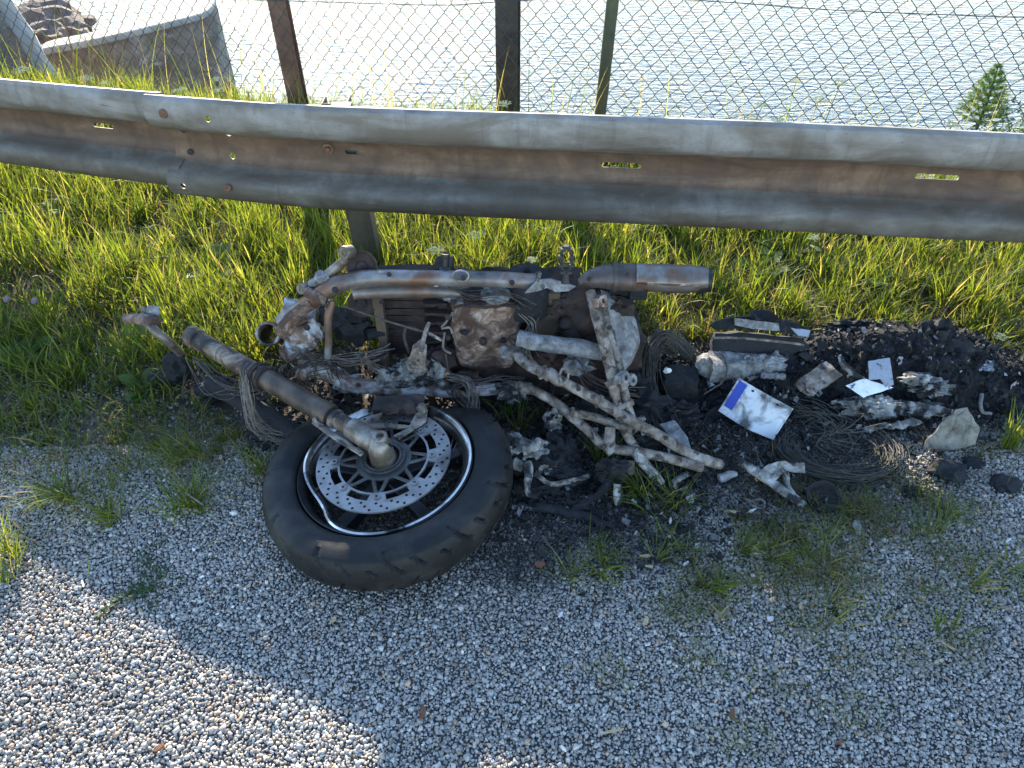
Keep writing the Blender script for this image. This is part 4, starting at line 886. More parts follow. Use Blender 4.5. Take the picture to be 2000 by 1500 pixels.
ftube('subframe_stub', [(1205, 800, .16), (1222, 790, .165), (1235, 785, .165)], [.009] * 3, 'scorched_tube', 12, 4)
mb = MB().tube([P(1062, 738, .24), P(1075, 730, .25), P(1090, 745, .24), P(1100, 742, .25)], [.012, .016, .013, .010], 12, 5)
rm = Matrix.Translation(P(1102, 733, .26)) @ Vector((-.1, -.75, .65)).normalized().to_track_quat('Z', 'Y').to_matrix().to_4x4() @ Matrix.Diagonal((.75, 1.25, 1, 1))
mb.lathe([(.010, -.006), (.017, -.006), (.017, .006), (.010, .006)], 24, rm)
part('seat_lug', mb, 'scorched_tube', mc)
for (u, v, z, n_) in ((1168, 588, .385, 1), (1212, 737, .235, 2), (1226, 742, .22, 3)):
    c = P(u, v, z); q_ = Vector((.6, -.5, .4)).normalized()
    part('clip_nut', MB().box(c, q_ * .012, q_.cross(Vector((0, 0, 1))).normalized() * .014, Vector((.1, .2, 1)).normalized() * .012).lathe([(.006, .012), (.013, .012), (.015, .016), (.015, .019), (.006, .019)], 18, Matrix.Translation(c) @ q_.to_track_quat('Z', 'Y').to_matrix().to_4x4()), 'rust_skin' if n_ == 1 else 'grey_cast', mc, bevel=.002)
part('clip_strap', MB().plate([P(1180, 748, .215), P(1200, 738, .23), P(1228, 728, .24), P(1230, 734, .235), P(1205, 748, .22), P(1186, 758, .21)], .004), 'bare_alloy', mc)
# rear wheel remains: crescent of cast rim, hub, arm
rn = Vector((.22, -.70, .66)).normalized(); rx = Vector((1, 0, 0)); rx = (rx - rn * rx.dot(rn)).normalized(); ry = rn.cross(rx)
rmx = Matrix((rx, ry, rn)).transposed().to_4x4(); rmx.translation = P(1158, 662, .27)
part('rear_rim_fragment', MB().lathe([(.060, .004), (.085, .014), (.110, .012), (.126, -.002), (.132, -.020), (.128, -.030), (.110, -.012), (.085, -.008), (.060, -.018)], 40, rmx, R(-62), R(78), fn=lambda r, h, a, k: (r * (1 - .10 * max(0, -a)), h)).crumple(.004, 20), 'grey_cast', mc)
part('rear_hub', MB().lump(P(1150, 625, .28) + Vector((0, .05, 0)), (.09, .05, .09), 51, .3, 2, 4), 'dark_rust', mc)
part('rear_wheel_mass', MB().box(P(1165, 720, .12) + Vector((0, .09, 0)), .115, .09, .10, 8).crumple(.022, 14, 8), 'dark_rust', mc)
part('engine_underside', MB().box(P(1000, 740, .09) + Vector((0, .10, 0)), .17, .07, .07, 8).crumple(.02, 14, 9), 'dark_rust', mc)
part('shock_stub', ftube('shock_spring', [(1110, 640, .25), (1125, 670, .21), (1140, 700, .17)], [.02, .022, .018], 'dark_rust', 14, 6, .003) and MB().lump(P(1108, 632, .26), (.022, .02, .02), 52, .3, sub=2), 'dark_rust', mc)
# silencer, foot peg, heel plate
ms = [P(1130, 552, .415), P(1150, 545, .42), P(1180, 541, .42), P(1215, 541, .42), P(1240, 542, .42), P(1300, 544, .42), P(1350, 546, .42), P(1378, 547, .42), P(1390, 548, .42)]
sil = part('silencer', MB().tube(ms, [.008, .024, .034, .0375, .0375, .0375, .036, .033, .027], 28, 6, flat=.85).crumple(.0025, 22), 'muffler_brown', mc)
part('heat_shield', MB().tube([p_ + Vector((0, -.006, .007)) for p_ in ms[4:8]], [.036, .037, .036, .032], 28, 6, flat=.85).crumple(.002, 25, 3), 'bluish_steel', sil)
part('end_cap', MB().tube([P(1362, 547, .42), P(1372, 547, .42), P(1388, 548, .42)], [.0375, .038, .031], 24, 3, flat=.9).crumple(.003, 40), 'black_alloy', sil)
part('link_band', MB().tube([P(1196, 541, .42), P(1204, 541, .42)], [.039, .039], 24, 2, flat=.87), 'muffler_brown', sil)
part('seam_strip', MB().tube([P(1240, 541, .448) + Vector((0, -.025, 0)), P(1300, 543, .448) + Vector((0, -.027, 0)), P(1360, 546, .445) + Vector((0, -.025, 0))], .003, 8, 6), 'fork_scorched', sil)
part('silencer_bracket', MB().box(P(1215, 580, .35) + Vector((0, .02, 0)), .03, .012, .06, 3).box(P(1248, 580, .36) + Vector((0, .02, 0)), .022, .01, .018).crumple(.004, 30), 'soot_black', mc)
pg = P(1106, 552, .41); pt = P(1106, 478, .505)
pv = (pt - pg); ps = Vector((1, 0, 0)); loop = []
for k in range(21):
    a_ = 2 * math.pi * k / 20; loop.append(pg + pv * (.60 + .36 * math.cos(a_)) + ps * (.0135 * math.sin(a_)))
peg = MB().tube(loop, .0042, 8, 3, cap=False)
for k in range(20):
    if k % 2 == 0: peg.box(loop[k] + Vector((0, -.003, 0)), .006, .005, pv.normalized() * .0035)
peg.tube([pg, pg + pv * .12, pg + pv * .26], [.013, .011, .008], 12, 4); peg.tube([pg + pv * .5 - ps * .012, pg + pv * .5 + ps * .012], .0035, 8, 2)
part('foot_peg', peg, 'black_alloy', mc)
part('heel_plate', MB().plate([P(1025, 572, .385), P(1050, 548, .40), P(1075, 545, .405), P(1100, 552, .405), P(1125, 558, .40), P(1112, 568, .385), P(1085, 570, .375), P(1070, 562, .38), P(1050, 568, .38)], .008).crumple(.003, 40), 'grey_cast', mc)
# tyre cords hanging from the rear wheel
part('burnt_cords', strands(120, [P(1375, 735, .05), P(1345, 690, .10), P(1305, 655, .15), P(1275, 680, .13), P(1268, 740, .09), P(1280, 800, .05), P(1300, 840, .03)], .014, .0009, 11), 'cord_strand', mc, label='mop of burnt tyre cords')['kind'] = 'stuff'
part('loose_wires', strands(30, [P(880, 735, .13), P(915, 745, .13), P(925, 790, .10), P(912, 840, .11), P(905, 885, .10)], .011, .0010, 12), 'pale_wire', mc)['kind'] = 'stuff'
part('loose_wires', strands(14, [P(905, 745, .12), P(880, 760, .12), P(920, 800, .12), P(930, 850, .11), P(935, 905, .08)], .014, .0012, 13), 'wire_strand', mc)['kind'] = 'stuff'
part('loose_wires', strands(22, [P(660, 735, .12), P(640, 705, .17), P(590, 720, .17), P(600, 765, .08)], .02, .0012, 14), 'wire_strand', mc)['kind'] = 'stuff'

# ================================================================== DEBRIS
# melted lumps by the wheel
ml = root('melted_metal_cluster', P(1030, 905, 0), 'melted ashy metal clump with pale pipe ends beside the front tyre', 'scrap metal')
k = 0
for (u, v, z, sx_, sy_, sz_, mt) in ((965, 870, .05, .045, .04, .04, 'char_mix'), (1000, 880, .05, .05, .04, .04, 'ash_lump'), (1040, 890, .045, .055, .035, .035, 'ash_lump'), (1010, 905, .04, .04, .03, .03, 'char_mix'), (1065, 905, .04, .05, .04, .03, 'char_mix'), (1095, 880, .04, .045, .05, .04, 'char_mix'), (1080, 830, .06, .022, .03, .045, 'ash_lump'), (1105, 930, .03, .05, .03, .025, 'char_mix'), (1050, 950, .02, .06, .03, .02, 'char_mix'), (1060, 915, .045, .03, .02, .02, 'ash_lump')):
    k += 1; part('melted_lump', MB().lump(P(u, v, z), (sx_, sy_, sz_), k + 60, .5, 2.6, 4).crumple(.006, 45, k), mt, ml)
for pts, rd in ((((935, 880, .09), (945, 900, .085), (962, 915, .075), (985, 928, .07)), (.012, .014, .015, .008)), (((1030, 903, .07), (1033, 920, .06), (1030, 945, .05), (1032, 965, .04), (1050, 970, .04)), (.012, .012, .009, .006, .006)), (((1045, 925, .06), (1065, 940, .05), (1085, 945, .045), (1130, 935, .04), (1150, 930, .04)), (.007, .006, .006, .007, .006)), (((1020, 880, .08), (1045, 872, .085), (1055, 860, .09)), (.014, .013, .012)), (((1005, 905, .06), (1020, 912, .06)), (.016, .014)), (((1000, 990, .01), (1060, 995, .012), (1110, 1000, .012)), (.006, .007, .005))):
    part('pale_pipe', MB().tube([P(*p_) for p_ in pts], rd, 14, 6).crumple(.002, 50), 'ash_lump', ml)
part('charred_strip', MB().tube([P(1015, 985, .012), P(1070, 992, .014), P(1130, 1005, .014), P(1200, 1030, .010)], [.006, .013, .013, .008], 10, 8, flat=.7).crumple(.004, 40), 'soot_black', ml)
part('charred_strip', MB().tube([P(1110, 1003, .012), P(1140, 985, .02), P(1175, 960, .03), P(1195, 930, .05), P(1190, 900, .06)], [.006, .010, .010, .014, .012], 10, 8).crumple(.006, 40), 'char_mix', ml)
hg = root('hanging_scrap', P(1200, 950, 0), 'charred bracket with ashy stub standing under the subframe tubes', 'scrap metal')
part('charred_block', MB().lump(P(1195, 920, .05), (.04, .03, .035), 81, .5, 2.5, 4).crumple(.006, 40), 'soot_black', hg)
part('ash_stub', MB().tube([P(1206, 945, .055), P(1207, 965, .04), P(1207, 985, .02)], [.010, .012, .008], 12, 5).crumple(.003, 50), 'ash_lump', hg)
part('bracket_plate', MB().plate([P(1215, 900, .06), P(1240, 900, .06), P(1238, 928, .04), P(1215, 925, .04)], .004), 'scorched_tube', hg)
part('ash_crust', MB().lump(P(1255, 870, .07), (.035, .02, .02), 83, .6, 2.8, 4).crumple(.006, 60), 'char_mix', hg)
# tail section: layered burnt shells over a grey casting
tl = root('burnt_tail_section', P(1460, 730, 0), 'layered charred tail shell over a grey casting beside the ash heap', 'scrap metal')
def slab(nm, pts, th, mt, cr=.004, sc=22, seed=0, parent=tl, dv=3, label=None):
    me_ = MB().plate([P(*p_) for p_ in pts], th); bm = bmesh.new(); vs = [bm.verts.new(v) for v in me_.v]
    for f in me_.f:
        try: bm.faces.new([vs[i] for i in f])
        except Exception: pass
    bmesh.ops.triangulate(bm, faces=bm.faces[:])
    for _ in range(dv): bmesh.ops.subdivide_edges(bm, edges=[e for e in bm.edges if e.calc_length() > .02], cuts=1)
    bmesh.ops.triangulate(bm, faces=bm.faces[:]); bm.verts.index_update()
    mb = MB().add([v.co.copy() for v in bm.verts], [tuple(v.index for v in f.verts) for f in bm.faces]); bm.free()
    return part(nm, mb.crumple(cr, sc, seed), mt, parent, label=label)
slab('upper_shell', [(1388, 638, .20), (1400, 626, .215), (1430, 618, .225), (1465, 618, .225), (1468, 606, .235), (1505, 606, .235), (1520, 620, .225), (1560, 632, .205), (1582, 648, .185), (1560, 655, .18), (1500, 645, .19), (1440, 640, .195), (1395, 642, .195)], .02, 'char_mix', .005, 25, 1)
slab('pale_strip', [(1432, 622, .24), (1470, 626, .24), (1520, 632, .235), (1522, 646, .22), (1480, 644, .22), (1436, 636, .225)], .008, 'grey_cast', .004, 30, 2)
slab('pale_strip', [(1545, 640, .215), (1582, 646, .21), (1578, 658, .20), (1560, 656, .20)], .006, 'grey_sheet', .003, 30, 3)
slab('middle_shell', [(1388, 665, .15), (1395, 650, .17), (1440, 648, .175), (1560, 660, .165), (1580, 680, .14), (1540, 690, .125), (1390, 685, .13)], .03, 'soot_black', .006, 22, 4)
ftube('edge_strip', [(1388, 660, .185), (1440, 660, .19), (1500, 665, .185), (1570, 673, .175)], .0035, 'scorched_tube', 8, 6, parent=tl)
slab('lower_shell', [(1388, 690, .11), (1400, 678, .125), (1540, 688, .115), (1580, 700, .10), (1590, 740, .05), (1390, 730, .06)], .04, 'soot_black', .006, 22, 5)
cs = MB().box(P(1450, 716, .10), Vector((.095, .006, -.004)), .03, .032, 10).lump(P(1385, 712, .10), (.04, .03, .035), 91, .3, 2, 3).lump(P(1500, 712, .11), (.05, .03, .03), 92, .35, 2.5, 4).crumple(.008, 28, 4)
cst = part('casting', cs, 'grey_cast', tl)
for (u, v) in ((1458, 699), (1490, 697), (1468, 702)):
    part('bolt_boss', MB().lathe([(.002, .008), (.004, .008), (.0045, .011), (.009, .011), (.010, 0)], 16, Matrix.Translation(P(u, v, .13)) @ Vector((0, -.8, .6)).to_track_quat('Z', 'Y').to_matrix().to_4x4(), closed=False), 'grey_cast', cst)
part('ribbed_pipe', MB().tube([P(1482 + k * 6, 723 + k * .4, .10) + Vector((0, -.02, 0)) for k in range(9)], [.011 if k % 2 else .008 for k in range(9)], 14, 2), 'grey_cast', cst)
part('bent_wire', MB().tube([P(1395, 690, .15), P(1412, 695, .15), P(1420, 720, .13), P(1412, 745, .10), P(1395, 757, .08), P(1375, 770, .06)], .0024, 8, 8), 'wire_strand', tl)
part('sponge_lump', MB().box(P(1325, 755, .05), .045, .04, .045, 6).crumple(.01, 30, 3), 'soot_black', tl)
part('ash_tuft', MB().lump(P(1325, 810, .05), (.05, .03, .03), 93, .6, 3, 4).crumple(.006, 60), 'char_mix', tl)
slab('scorched_flap', [(1288, 828, .07), (1318, 822, .075), (1345, 855, .06), (1350, 882, .05), (1318, 868, .06)], .006, 'grey_cast', .004, 30, 8)
part('white_bit', MB().lump(P(1304, 724, .10), (.011, .008, .010), 4, .4, sub=2), 'pale_chip', tl)
# number plate
a_, b_, c_ = P(1443, 738, .135), P(1562, 805, .09), P(1445, 810, .05)
ex = (b_ - a_); ey = (c_ - a_); ey = (ey - ex * (ey.dot(ex) / ex.length_squared)).normalized() * .105; ex = ex.normalized() * .16; en = ex.cross(ey).normalized()
if en.y > 0: en = -en
pl = root('number_plate', P(1500, 810, 0), 'white number plate with a blue band at one end leaning on charred debris', 'number plate')
mb = MB(); nx_ = 14
for i in range(nx_ + 1):
    for j in (0, 1):
        for s_ in (0, 1): mb.v.append(a_ + ex * (i / nx_) + ey * j * (1 - .18 * max(0, i / nx_ - .6)) + en * (.016 * math.sin(i / nx_ * 3.1) * (1 if j else .4) + .03 * max(0, i / nx_ - .7) ** 1.2 * j + s_ * .0015))
for i in range(nx_):
    q_ = i * 4; mb.f += [(q_ + 1, q_ + 5, q_ + 7, q_ + 3), (q_, q_ + 2, q_ + 6, q_ + 4), (q_, q_ + 4, q_ + 5, q_ + 1), (q_ + 2, q_ + 3, q_ + 7, q_ + 6)]
mb.f += [(0, 1, 3, 2), (nx_ * 4, nx_ * 4 + 2, nx_ * 4 + 3, nx_ * 4 + 1)]
part('plate_sheet', mb, 'plate_white', pl)
def pp_(x, y, l_=.0022): return a_ + ex * x + ey * y * (1 - .18 * max(0, x - .6)) + en * (.016 * math.sin(x * 3.1) * (.4 + .6 * y) + .03 * max(0, x - .7) ** 1.2 * y + l_)
part('raised_edge', MB().tube([pp_(.02 + .96 * i / 8, .03) for i in range(9)] + [pp_(.98, .03 + .94 * i / 5) for i in range(1, 6)] + [pp_(.98 - .96 * i / 8, .97) for i in range(1, 9)] + [pp_(.02, .97 - .94 * i / 5) for i in range(1, 6)], .0011, 5, 2), 'plate_white', pl)
for x_2 in (.3, .75): part('fixing_screw', MB().lump(pp_(x_2, .1), (.004, .004, .003), 3, .1, sub=2), 'dark_rust', pl)
mb = MB()
for i in range(4):
    for j in (.045, .80):
        t_ = .03 + i * .05; mb.v.append(a_ + ex * t_ + ey * j + en * (.016 * math.sin(t_ * 3.1) * (.4 + .6 * j) + .0034))
for i in range(3): mb.f.append((i * 2, i * 2 + 2, i * 2 + 3, i * 2 + 1))
part('blue_band', mb, 'plate_blue', pl)
# ash heap
hx, hy = np.meshgrid(np.linspace(0.36, 1.66, 300), np.linspace(1.42, 1.92, 130), indexing='ij')
def heap_h(x, y):
    u_ = (x - .36) / 1.26
    ridge = np.interp(x, [.36, .5, .7, .85, .98, 1.1, 1.18, 1.32, 1.48, 1.62], [.01, .06, .11, .125, .12, .165, .175, .12, .065, .01]) * (1 + .14 * np.sin(x * 23) * np.sin(x * 9.7 + y * 14))
    yc = np.interp(x, [.36, .7, 1.0, 1.3, 1.62], [1.62, 1.66, 1.72, 1.70, 1.60]); wd_ = np.interp(x, [.36, .7, 1.2, 1.62], [.13, .15, .17, .11])
    fall = np.clip(1 - np.abs((y - yc) / wd_) ** 1.7, 0, 1)
    return ridge * fall
HZ = heap_h(hx, hy); HV = []
for i in range(hx.shape[0]):
    for j in range(hx.shape[1]):
        p_ = Vector((hx[i, j], hy[i, j], HZ[i, j])); f_ = min(1, HZ[i, j] / .03)
        d_ = noise.noise_vector(p_ * 16) * .020 + noise.noise_vector(p_ * 38) * .013 + noise.noise_vector(p_ * 85) * .008 + noise.noise_vector(p_ * 180) * .004
        HV.append(p_ + d_ * f_ + Vector((0, 0, -.012 * (1 - f_))))
n2 = hx.shape[1]
mb = MB().add(HV, [(i * n2 + j, (i + 1) * n2 + j, (i + 1) * n2 + j + 1, i * n2 + j + 1) for i in range(hx.shape[0] - 1) for j in range(n2 - 1)])
hp = solo('ash_heap', mb, 'char_mix', (1.0, 1.66, 0), 'black heap of charred remains and ash at the edge of the grass', 'ash heap', kind='stuff', smooth=True)
# charred flakes over heap and burnt ground
n = 3600; fx = rng.uniform(.30, 1.65, n); fy = rng.normal(1.60, .13, n); nn = 2600
fx = np.concatenate([fx, rng.normal(.30, .24, nn), rng.uniform(-.7, .45, 2200)]); fy = np.concatenate([fy, rng.normal(1.27, .13, nn), rng.uniform(1.36, 1.78, 2200)]); n = len(fx)
fz = heap_h(fx, fy) + rng.uniform(.004, .022, n); s_ = rng.lognormal(math.log(.0050), .45, n)
base4 = np.array([[-1, -.6, 0], [.9, -.7, .15], [1, .6, -.1], [-.7, .8, .2], [.1, .1, .35]]) ; VV = base4[None] * (1 + rng.uniform(-.45, .45, (n, 5, 3))) * s_[:, None, None]
q = rng.normal(size=(n, 4)); q /= np.linalg.norm(q, axis=1)[:, None]; w_, x_, y_, z_ = q.T
RM = np.stack([np.stack([1 - 2 * (y_ ** 2 + z_ ** 2), 2 * (x_ * y_ - z_ * w_), 2 * (x_ * z_ + y_ * w_)], 1), np.stack([2 * (x_ * y_ + z_ * w_), 1 - 2 * (x_ ** 2 + z_ ** 2), 2 * (y_ * z_ - x_ * w_)], 1), np.stack([2 * (x_ * z_ - y_ * w_), 2 * (y_ * z_ + x_ * w_), 1 - 2 * (x_ ** 2 + y_ ** 2)], 1)], 1)
VV = np.einsum('nij,nkj->nki', RM, VV) + np.stack([fx, fy, fz], 1)[:, None, :]
FF = (np.array([[0, 1, 4], [1, 2, 4], [2, 3, 4], [3, 0, 4]])[None] + (np.arange(n) * 5)[:, None, None]).reshape(-1)
gcol = np.where(rng.random(n) < .10, rng.uniform(.10, .40, n), rng.uniform(.006, .025, n)); tint = np.stack([gcol, gcol * .99, gcol * .98], 1)
me = np_mesh('charred_flakes', VV.reshape(-1, 3), FF, 3, np.repeat(tint, 5, 0)); me.materials.append(MATS['gravel_stone'])
o = bpy.data.objects.new('charred_flakes', me); COL.objects.link(o); setp(o, 'scattered black and grey ash flakes over the burnt ground', 'ash', kind='stuff')
def scrap(nm, base, build, mt, label, cat='debris', **k):
    return solo(nm, build, mt, Vector((base.x, base.y, 0)), label, cat, **k)
def slabm(pts, th, cr=.003, sc=25, seed=0):
    me_ = MB().plate([P(*p_) for p_ in pts], th); bm = bmesh.new(); vs = [bm.verts.new(v) for v in me_.v]
    for f in me_.f:
        try: bm.faces.new([vs[i] for i in f])
        except Exception: pass
    bmesh.ops.triangulate(bm, faces=bm.faces[:])
    for _ in range(3): bmesh.ops.subdivide_edges(bm, edges=[e for e in bm.edges if e.calc_length() > .018], cuts=1)
    bmesh.ops.triangulate(bm, faces=bm.faces[:]); bm.verts.index_update()
    mb = MB().add([v.co.copy() for v in bm.verts], [tuple(v.index for v in f.verts) for f in bm.faces]); bm.free()
    return mb.crumple(cr, sc, seed)
scrap('metal_sheet', P(1700, 765), slabm([(1650, 752, .13), (1690, 740, .15), (1745, 757, .135), (1715, 768, .12), (1685, 776, .11)], .003, .004, 20, 1), 'white_sheet', 'white speckled torn sheet lying on the ash heap')
scrap('metal_sheet', P(1720, 740), slabm([(1696, 704, .19), (1738, 699, .195), (1746, 752, .15), (1730, 756, .145), (1720, 740, .16), (1697, 742, .16)], .003, .003, 20, 2), 'grey_sheet', 'grey blue speckled sheet propped upright on the ash heap')
scrap('charred_stick', P(1660, 720), MB().tube([P(1640, 695, .17), P(1650, 715, .16), P(1665, 728, .15), P(1686, 741, .14)], [.006, .009, .008, .006], 10, 6).crumple(.003, 50), 'ash_lump', 'ashy grey curved stick on the heap beside the grey sheet')
scrap('charred_block', P(1595, 745), MB().box(P(1590, 735, .12), Vector((.045, .028, .01)), Vector((-.008, .012, .004)), Vector((0, -.006, .012)), 4).box(P(1605, 748, .11), Vector((.045, .028, .01)), Vector((-.008, .010, .004)), Vector((0, -.006, .010)), 4).crumple(.005, 40), 'scorched_tube', 'two scorched parallel slats between number plate and ash heap')
scrap('ash_crust', P(1825, 760), MB().lump(P(1820, 755, .08), (.05, .03, .018), 71, .6, 3, 4).lump(P(1790, 740, .10), (.04, .02, .014), 72, .6, 3, 3).crumple(.006, 60), 'ash_lump', 'pale fibrous ash crust on the front of the heap')
scrap('ash_crust', P(1930, 720), MB().lump(P(1928, 717, .09), (.03, .02, .018), 73, .6, 3, 4).crumple(.006, 60), 'grey_sheet', 'bluish white ash crust at the far end of the heap')
scrap('charred_peak', P(1825, 680), MB().lump(P(1825, 665, .13), (.055, .045, .065), 74, .5, 2.4, 4).lump(P(1850, 690, .10), (.09, .06, .05), 75, .5, 2.4, 4).crumple(.01, 35), 'soot_black', 'black pointed char lump topping the ash heap')
scrap('ash_crust', P(1640, 640), MB().lump(P(1660, 640, .10), (.06, .03, .02), 76, .7, 3, 4).lump(P(1700, 660, .10), (.06, .03, .02), 77, .7, 3, 4).crumple(.008, 50), 'char_mix', 'grey and black flaky crust behind the sheets on the heap')
scrap('charred_hose', P(1925, 790), MB().tube([P(1918, 770, .06), P(1915, 790, .05), P(1920, 805, .03), P(1935, 808, .02)], .005, 10, 6), 'grey_cast', 'small hooked grey hose end at the front of the heap')
scrap('melted_strip', P(1720, 800), MB().lump(P(1700, 795, .04), (.09, .03, .025), 78, .5, 2.5, 4).lump(P(1790, 800, .03), (.07, .025, .02), 79, .5, 2.5, 4).crumple(.007, 45), 'ash_lump', 'long greenish grey melted strip in front of the ash heap')
scrap('ribbed_shell', P(1780, 830), MB().tube([P(1690 + k * 14, 840 - k * 2.2, .03) for k in range(9)], [.012 if k % 2 else .007 for k in range(9)], 12, 3, flat=.6).crumple(.009, 30), 'ash_lump', 'ribbed pale melted shell behind the cloudy shard')
sh = slabm([(1808, 872, .015), (1822, 848, .06), (1868, 800, .12), (1884, 796, .125), (1876, 812, .11), (1912, 838, .075), (1905, 862, .04), (1850, 880, .012)], .004, .011, 18, 6)
scrap('plastic_shard', P(1860, 880), sh, 'clouded_plastic', 'large pointed cloudy plastic shard standing up in front of the heap')
br = root('alloy_bracket', P(1520, 960, 0), 'pale broken alloy bracket with an arched end lying on burnt ground', 'bracket')
part('bar', MB().tube([P(1446, 902, .05), P(1480, 924, .045), P(1530, 958, .035), P(1572, 988, .025)], [.011, .013, .013, .012], 12, 6, flat=.8).crumple(.0025, 40), 'ash_lump', br)
part('arch', slabm([(1478, 928, .05), (1500, 908, .06), (1530, 902, .065), (1568, 905, .06), (1570, 925, .05), (1535, 922, .052), (1510, 935, .045), (1490, 940, .045)], .010, .007, 30, 3), 'ash_lump', br)
part('side_web', MB().tube([P(1535, 925, .05), P(1538, 945, .04), P(1550, 965, .035)], [.009, .007, .006], 10, 5).crumple(.002, 50), 'ash_lump', br)
scrap('charred_cup', P(1605, 980), MB().lathe([(.0005, .004), (.03, .006), (.036, .02), (.040, .022), (.040, .010), (.030, -.004), (.0005, -.006)], 32, Matrix.Translation(P(1605, 975, .016)) @ Matrix.Rotation(R(18), 4, 'X') @ Matrix.Rotation(R(-10), 4, 'Y'), closed=False).crumple(.004, 35), 'soot_black', 'black melted plastic cup at the end of the alloy bracket')
scrap('charred_tip', P(1425, 925), MB().tube([P(1405, 935, .02), P(1425, 928, .025), P(1438, 925, .03)], [.012, .011, .007], 12, 5).crumple(.003, 40), 'grey_cast', 'short grey spark plug shaped stub beside the subframe ends')
scrap('metal_curl', P(1320, 935), MB().tube([P(1345, 925, .02), P(1325, 935, .025), P(1315, 945, .022), P(1322, 955, .015)], [.008, .009, .008, .004], 12, 5, flat=.6).crumple(.002, 40), 'ash_lump', 'curled ashy metal end in the grass below the subframe')
# tyre bead wires in a ring
def ring_strands(n_, u, v, rx_, ry_, r, seed, a0=0, a1=360):
    rnd = random.Random(seed); mb = MB(); c = P(u, v, .02)
    for k in range(n_):
        s2_ = rnd.uniform(.72, 1.12); z0 = rnd.uniform(.006, .04); ph = rnd.uniform(-20, 20); o_ = Vector((rnd.gauss(0, .012), rnd.gauss(0, .008), 0))
        st_a, en_a = a0 + ph + rnd.uniform(0, 60), a1 + ph - rnd.uniform(0, 60)
        pts = [c + o_ + Vector((rx_ * s2_ * math.cos(R(st_a + (en_a - st_a) * t / 9)), ry_ * s2_ * math.sin(R(st_a + (en_a - st_a) * t / 9)), z0 - .02 + .01 * math.sin(t + k))) for t in range(10)]
        mb.tube(pts, r * rnd.uniform(.7, 1.3), 5, 3, cap=False)
    return mb
scrap('bead_wire_coil', P(1640, 900), ring_strands(90, 1635, 880, .14, .10, .0009, 3, 150, 400), 'cord_strand', 'coil of rusty tyre bead wires lying on the burnt ground', 'wire', kind='stuff')
scrap('wire_tangle', P(1600, 820), strands(22, [P(1560, 800, .05), P(1610, 815, .05), P(1650, 840, .05), P(1620, 870, .03), P(1680, 880, .03)], .035, .0010, 31), 'cord_strand', 'tangle of thin dull wires between number plate and bead wire coil', 'wire', kind='stuff')
scrap('wire_loop', P(1480, 985), MB().tube([P(1480, 985, .008) + Vector((.018 * math.cos(R(30 * k)), .014 * math.sin(R(30 * k)), .004 * math.sin(k))) for k in range(13)], .0032, 8, 3), 'pale_wire', 'small pale wire loop lying on the gravel edge', 'wire')
for (u, v, s_, lb) in ((1850, 920, .035, 'round black charred lump on the gravel below the shard'), (1965, 945, .028, 'small black charred lump on the grass edge past the shard'), (1900, 905, .02, 'tiny black charred lump behind the round charred lump'), (1780, 960, .018, 'flat black crumb on the gravel in front of the bead wires')):
    c = P(u, v, s_ * .4); scrap('charred_lump', c, MB().lump(c, (s_ * 1.3, s_, s_ * .7), u, .45, 2.5, 3), 'soot_black', lb)

# ---- fasteners, welds, fins and more wiring on the wreck
def nut(u, v, z, r, n_=(0, -.7, .7), mat='dark_rust'):
    n_ = Vector(n_).normalized()
    part('bolt', MB().lathe([(.0005, r * .9), (r * .5, r * .9), (r * .55, r * .7), (r, r * .7), (r, -r * .5)], 6, Matrix.Translation(P(u, v, z)) @ n_.to_track_quat('Z', 'Y').to_matrix().to_4x4(), closed=False), mat, mc, angle=25)
for t in ((905, 543, .425, .007), (760, 536, .425, .006), (1000, 552, .41, .007), (655, 566, .41, .008), (852, 553, .395, .009, (0, -1, .3), 'bare_alloy'), (885, 590, .34, .008), (1010, 600, .33, .007), (1060, 560, .40, .006, (0, -.6, .8), 'bare_alloy'), (700, 752, .105, .006), (780, 755, .105, .007), (1150, 545, .455, .006), (1225, 535, .46, .005), (930, 620, .27, .006), (965, 700, .20, .007), (1035, 720, .25, .006, (0, -.7, .7), 'grey_cast'), (1190, 640, .335, .006), (1180, 700, .28, .006), (1300, 855, .12, .006), (1130, 760, .22, .006), (600, 640, .28, .008), (620, 665, .26, .007), (575, 702, .18, .008), (745, 590, .34, .006), (745, 700, .16, .006), (875, 620, .33, .008), (875, 660, .28, .007)):
    nut(*t)
def weld(u, v, z, r, seed):
    mb = MB()
    for k in range(14):
        a_ = k * 6.283 / 14; mb.lump(P(u, v, z) + Vector((math.cos(a_) * r * .5, math.sin(a_) * r, math.cos(a_) * r)), (r * .28,) * 3, seed + k, .4, 2, 1)
    part('weld_bead', mb, 'scorched_tube', mc)
for t in ((1115, 808, .125, .014, 1), (1192, 872, .085, .014, 2), (1240, 836, .12, .013, 3), (1060, 727, .23, .015, 4), (640, 592, .352, .014, 5), (1045, 549, .388, .021, 6), (1170, 784, .175, .014, 7), (1205, 792, .16, .014, 8)): weld(*t)
for k in range(7):
    part('cooling_fin', MB().box(P(1075, 585 + k * 15, .30 - k * .024) + Vector((0, .01, 0)), .046 - .002 * (k % 2), .018, .0035, 3).crumple(.0035, 30, k), 'dark_rust', mc)
for k in range(5):
    part('cylinder_fin', MB().box(P(850, 600 + k * 18, .30 - k * .03) + Vector((0, .02, 0)), .03, .012, .0045, 2).crumple(.003, 30, k + 9), 'dark_rust', mc)
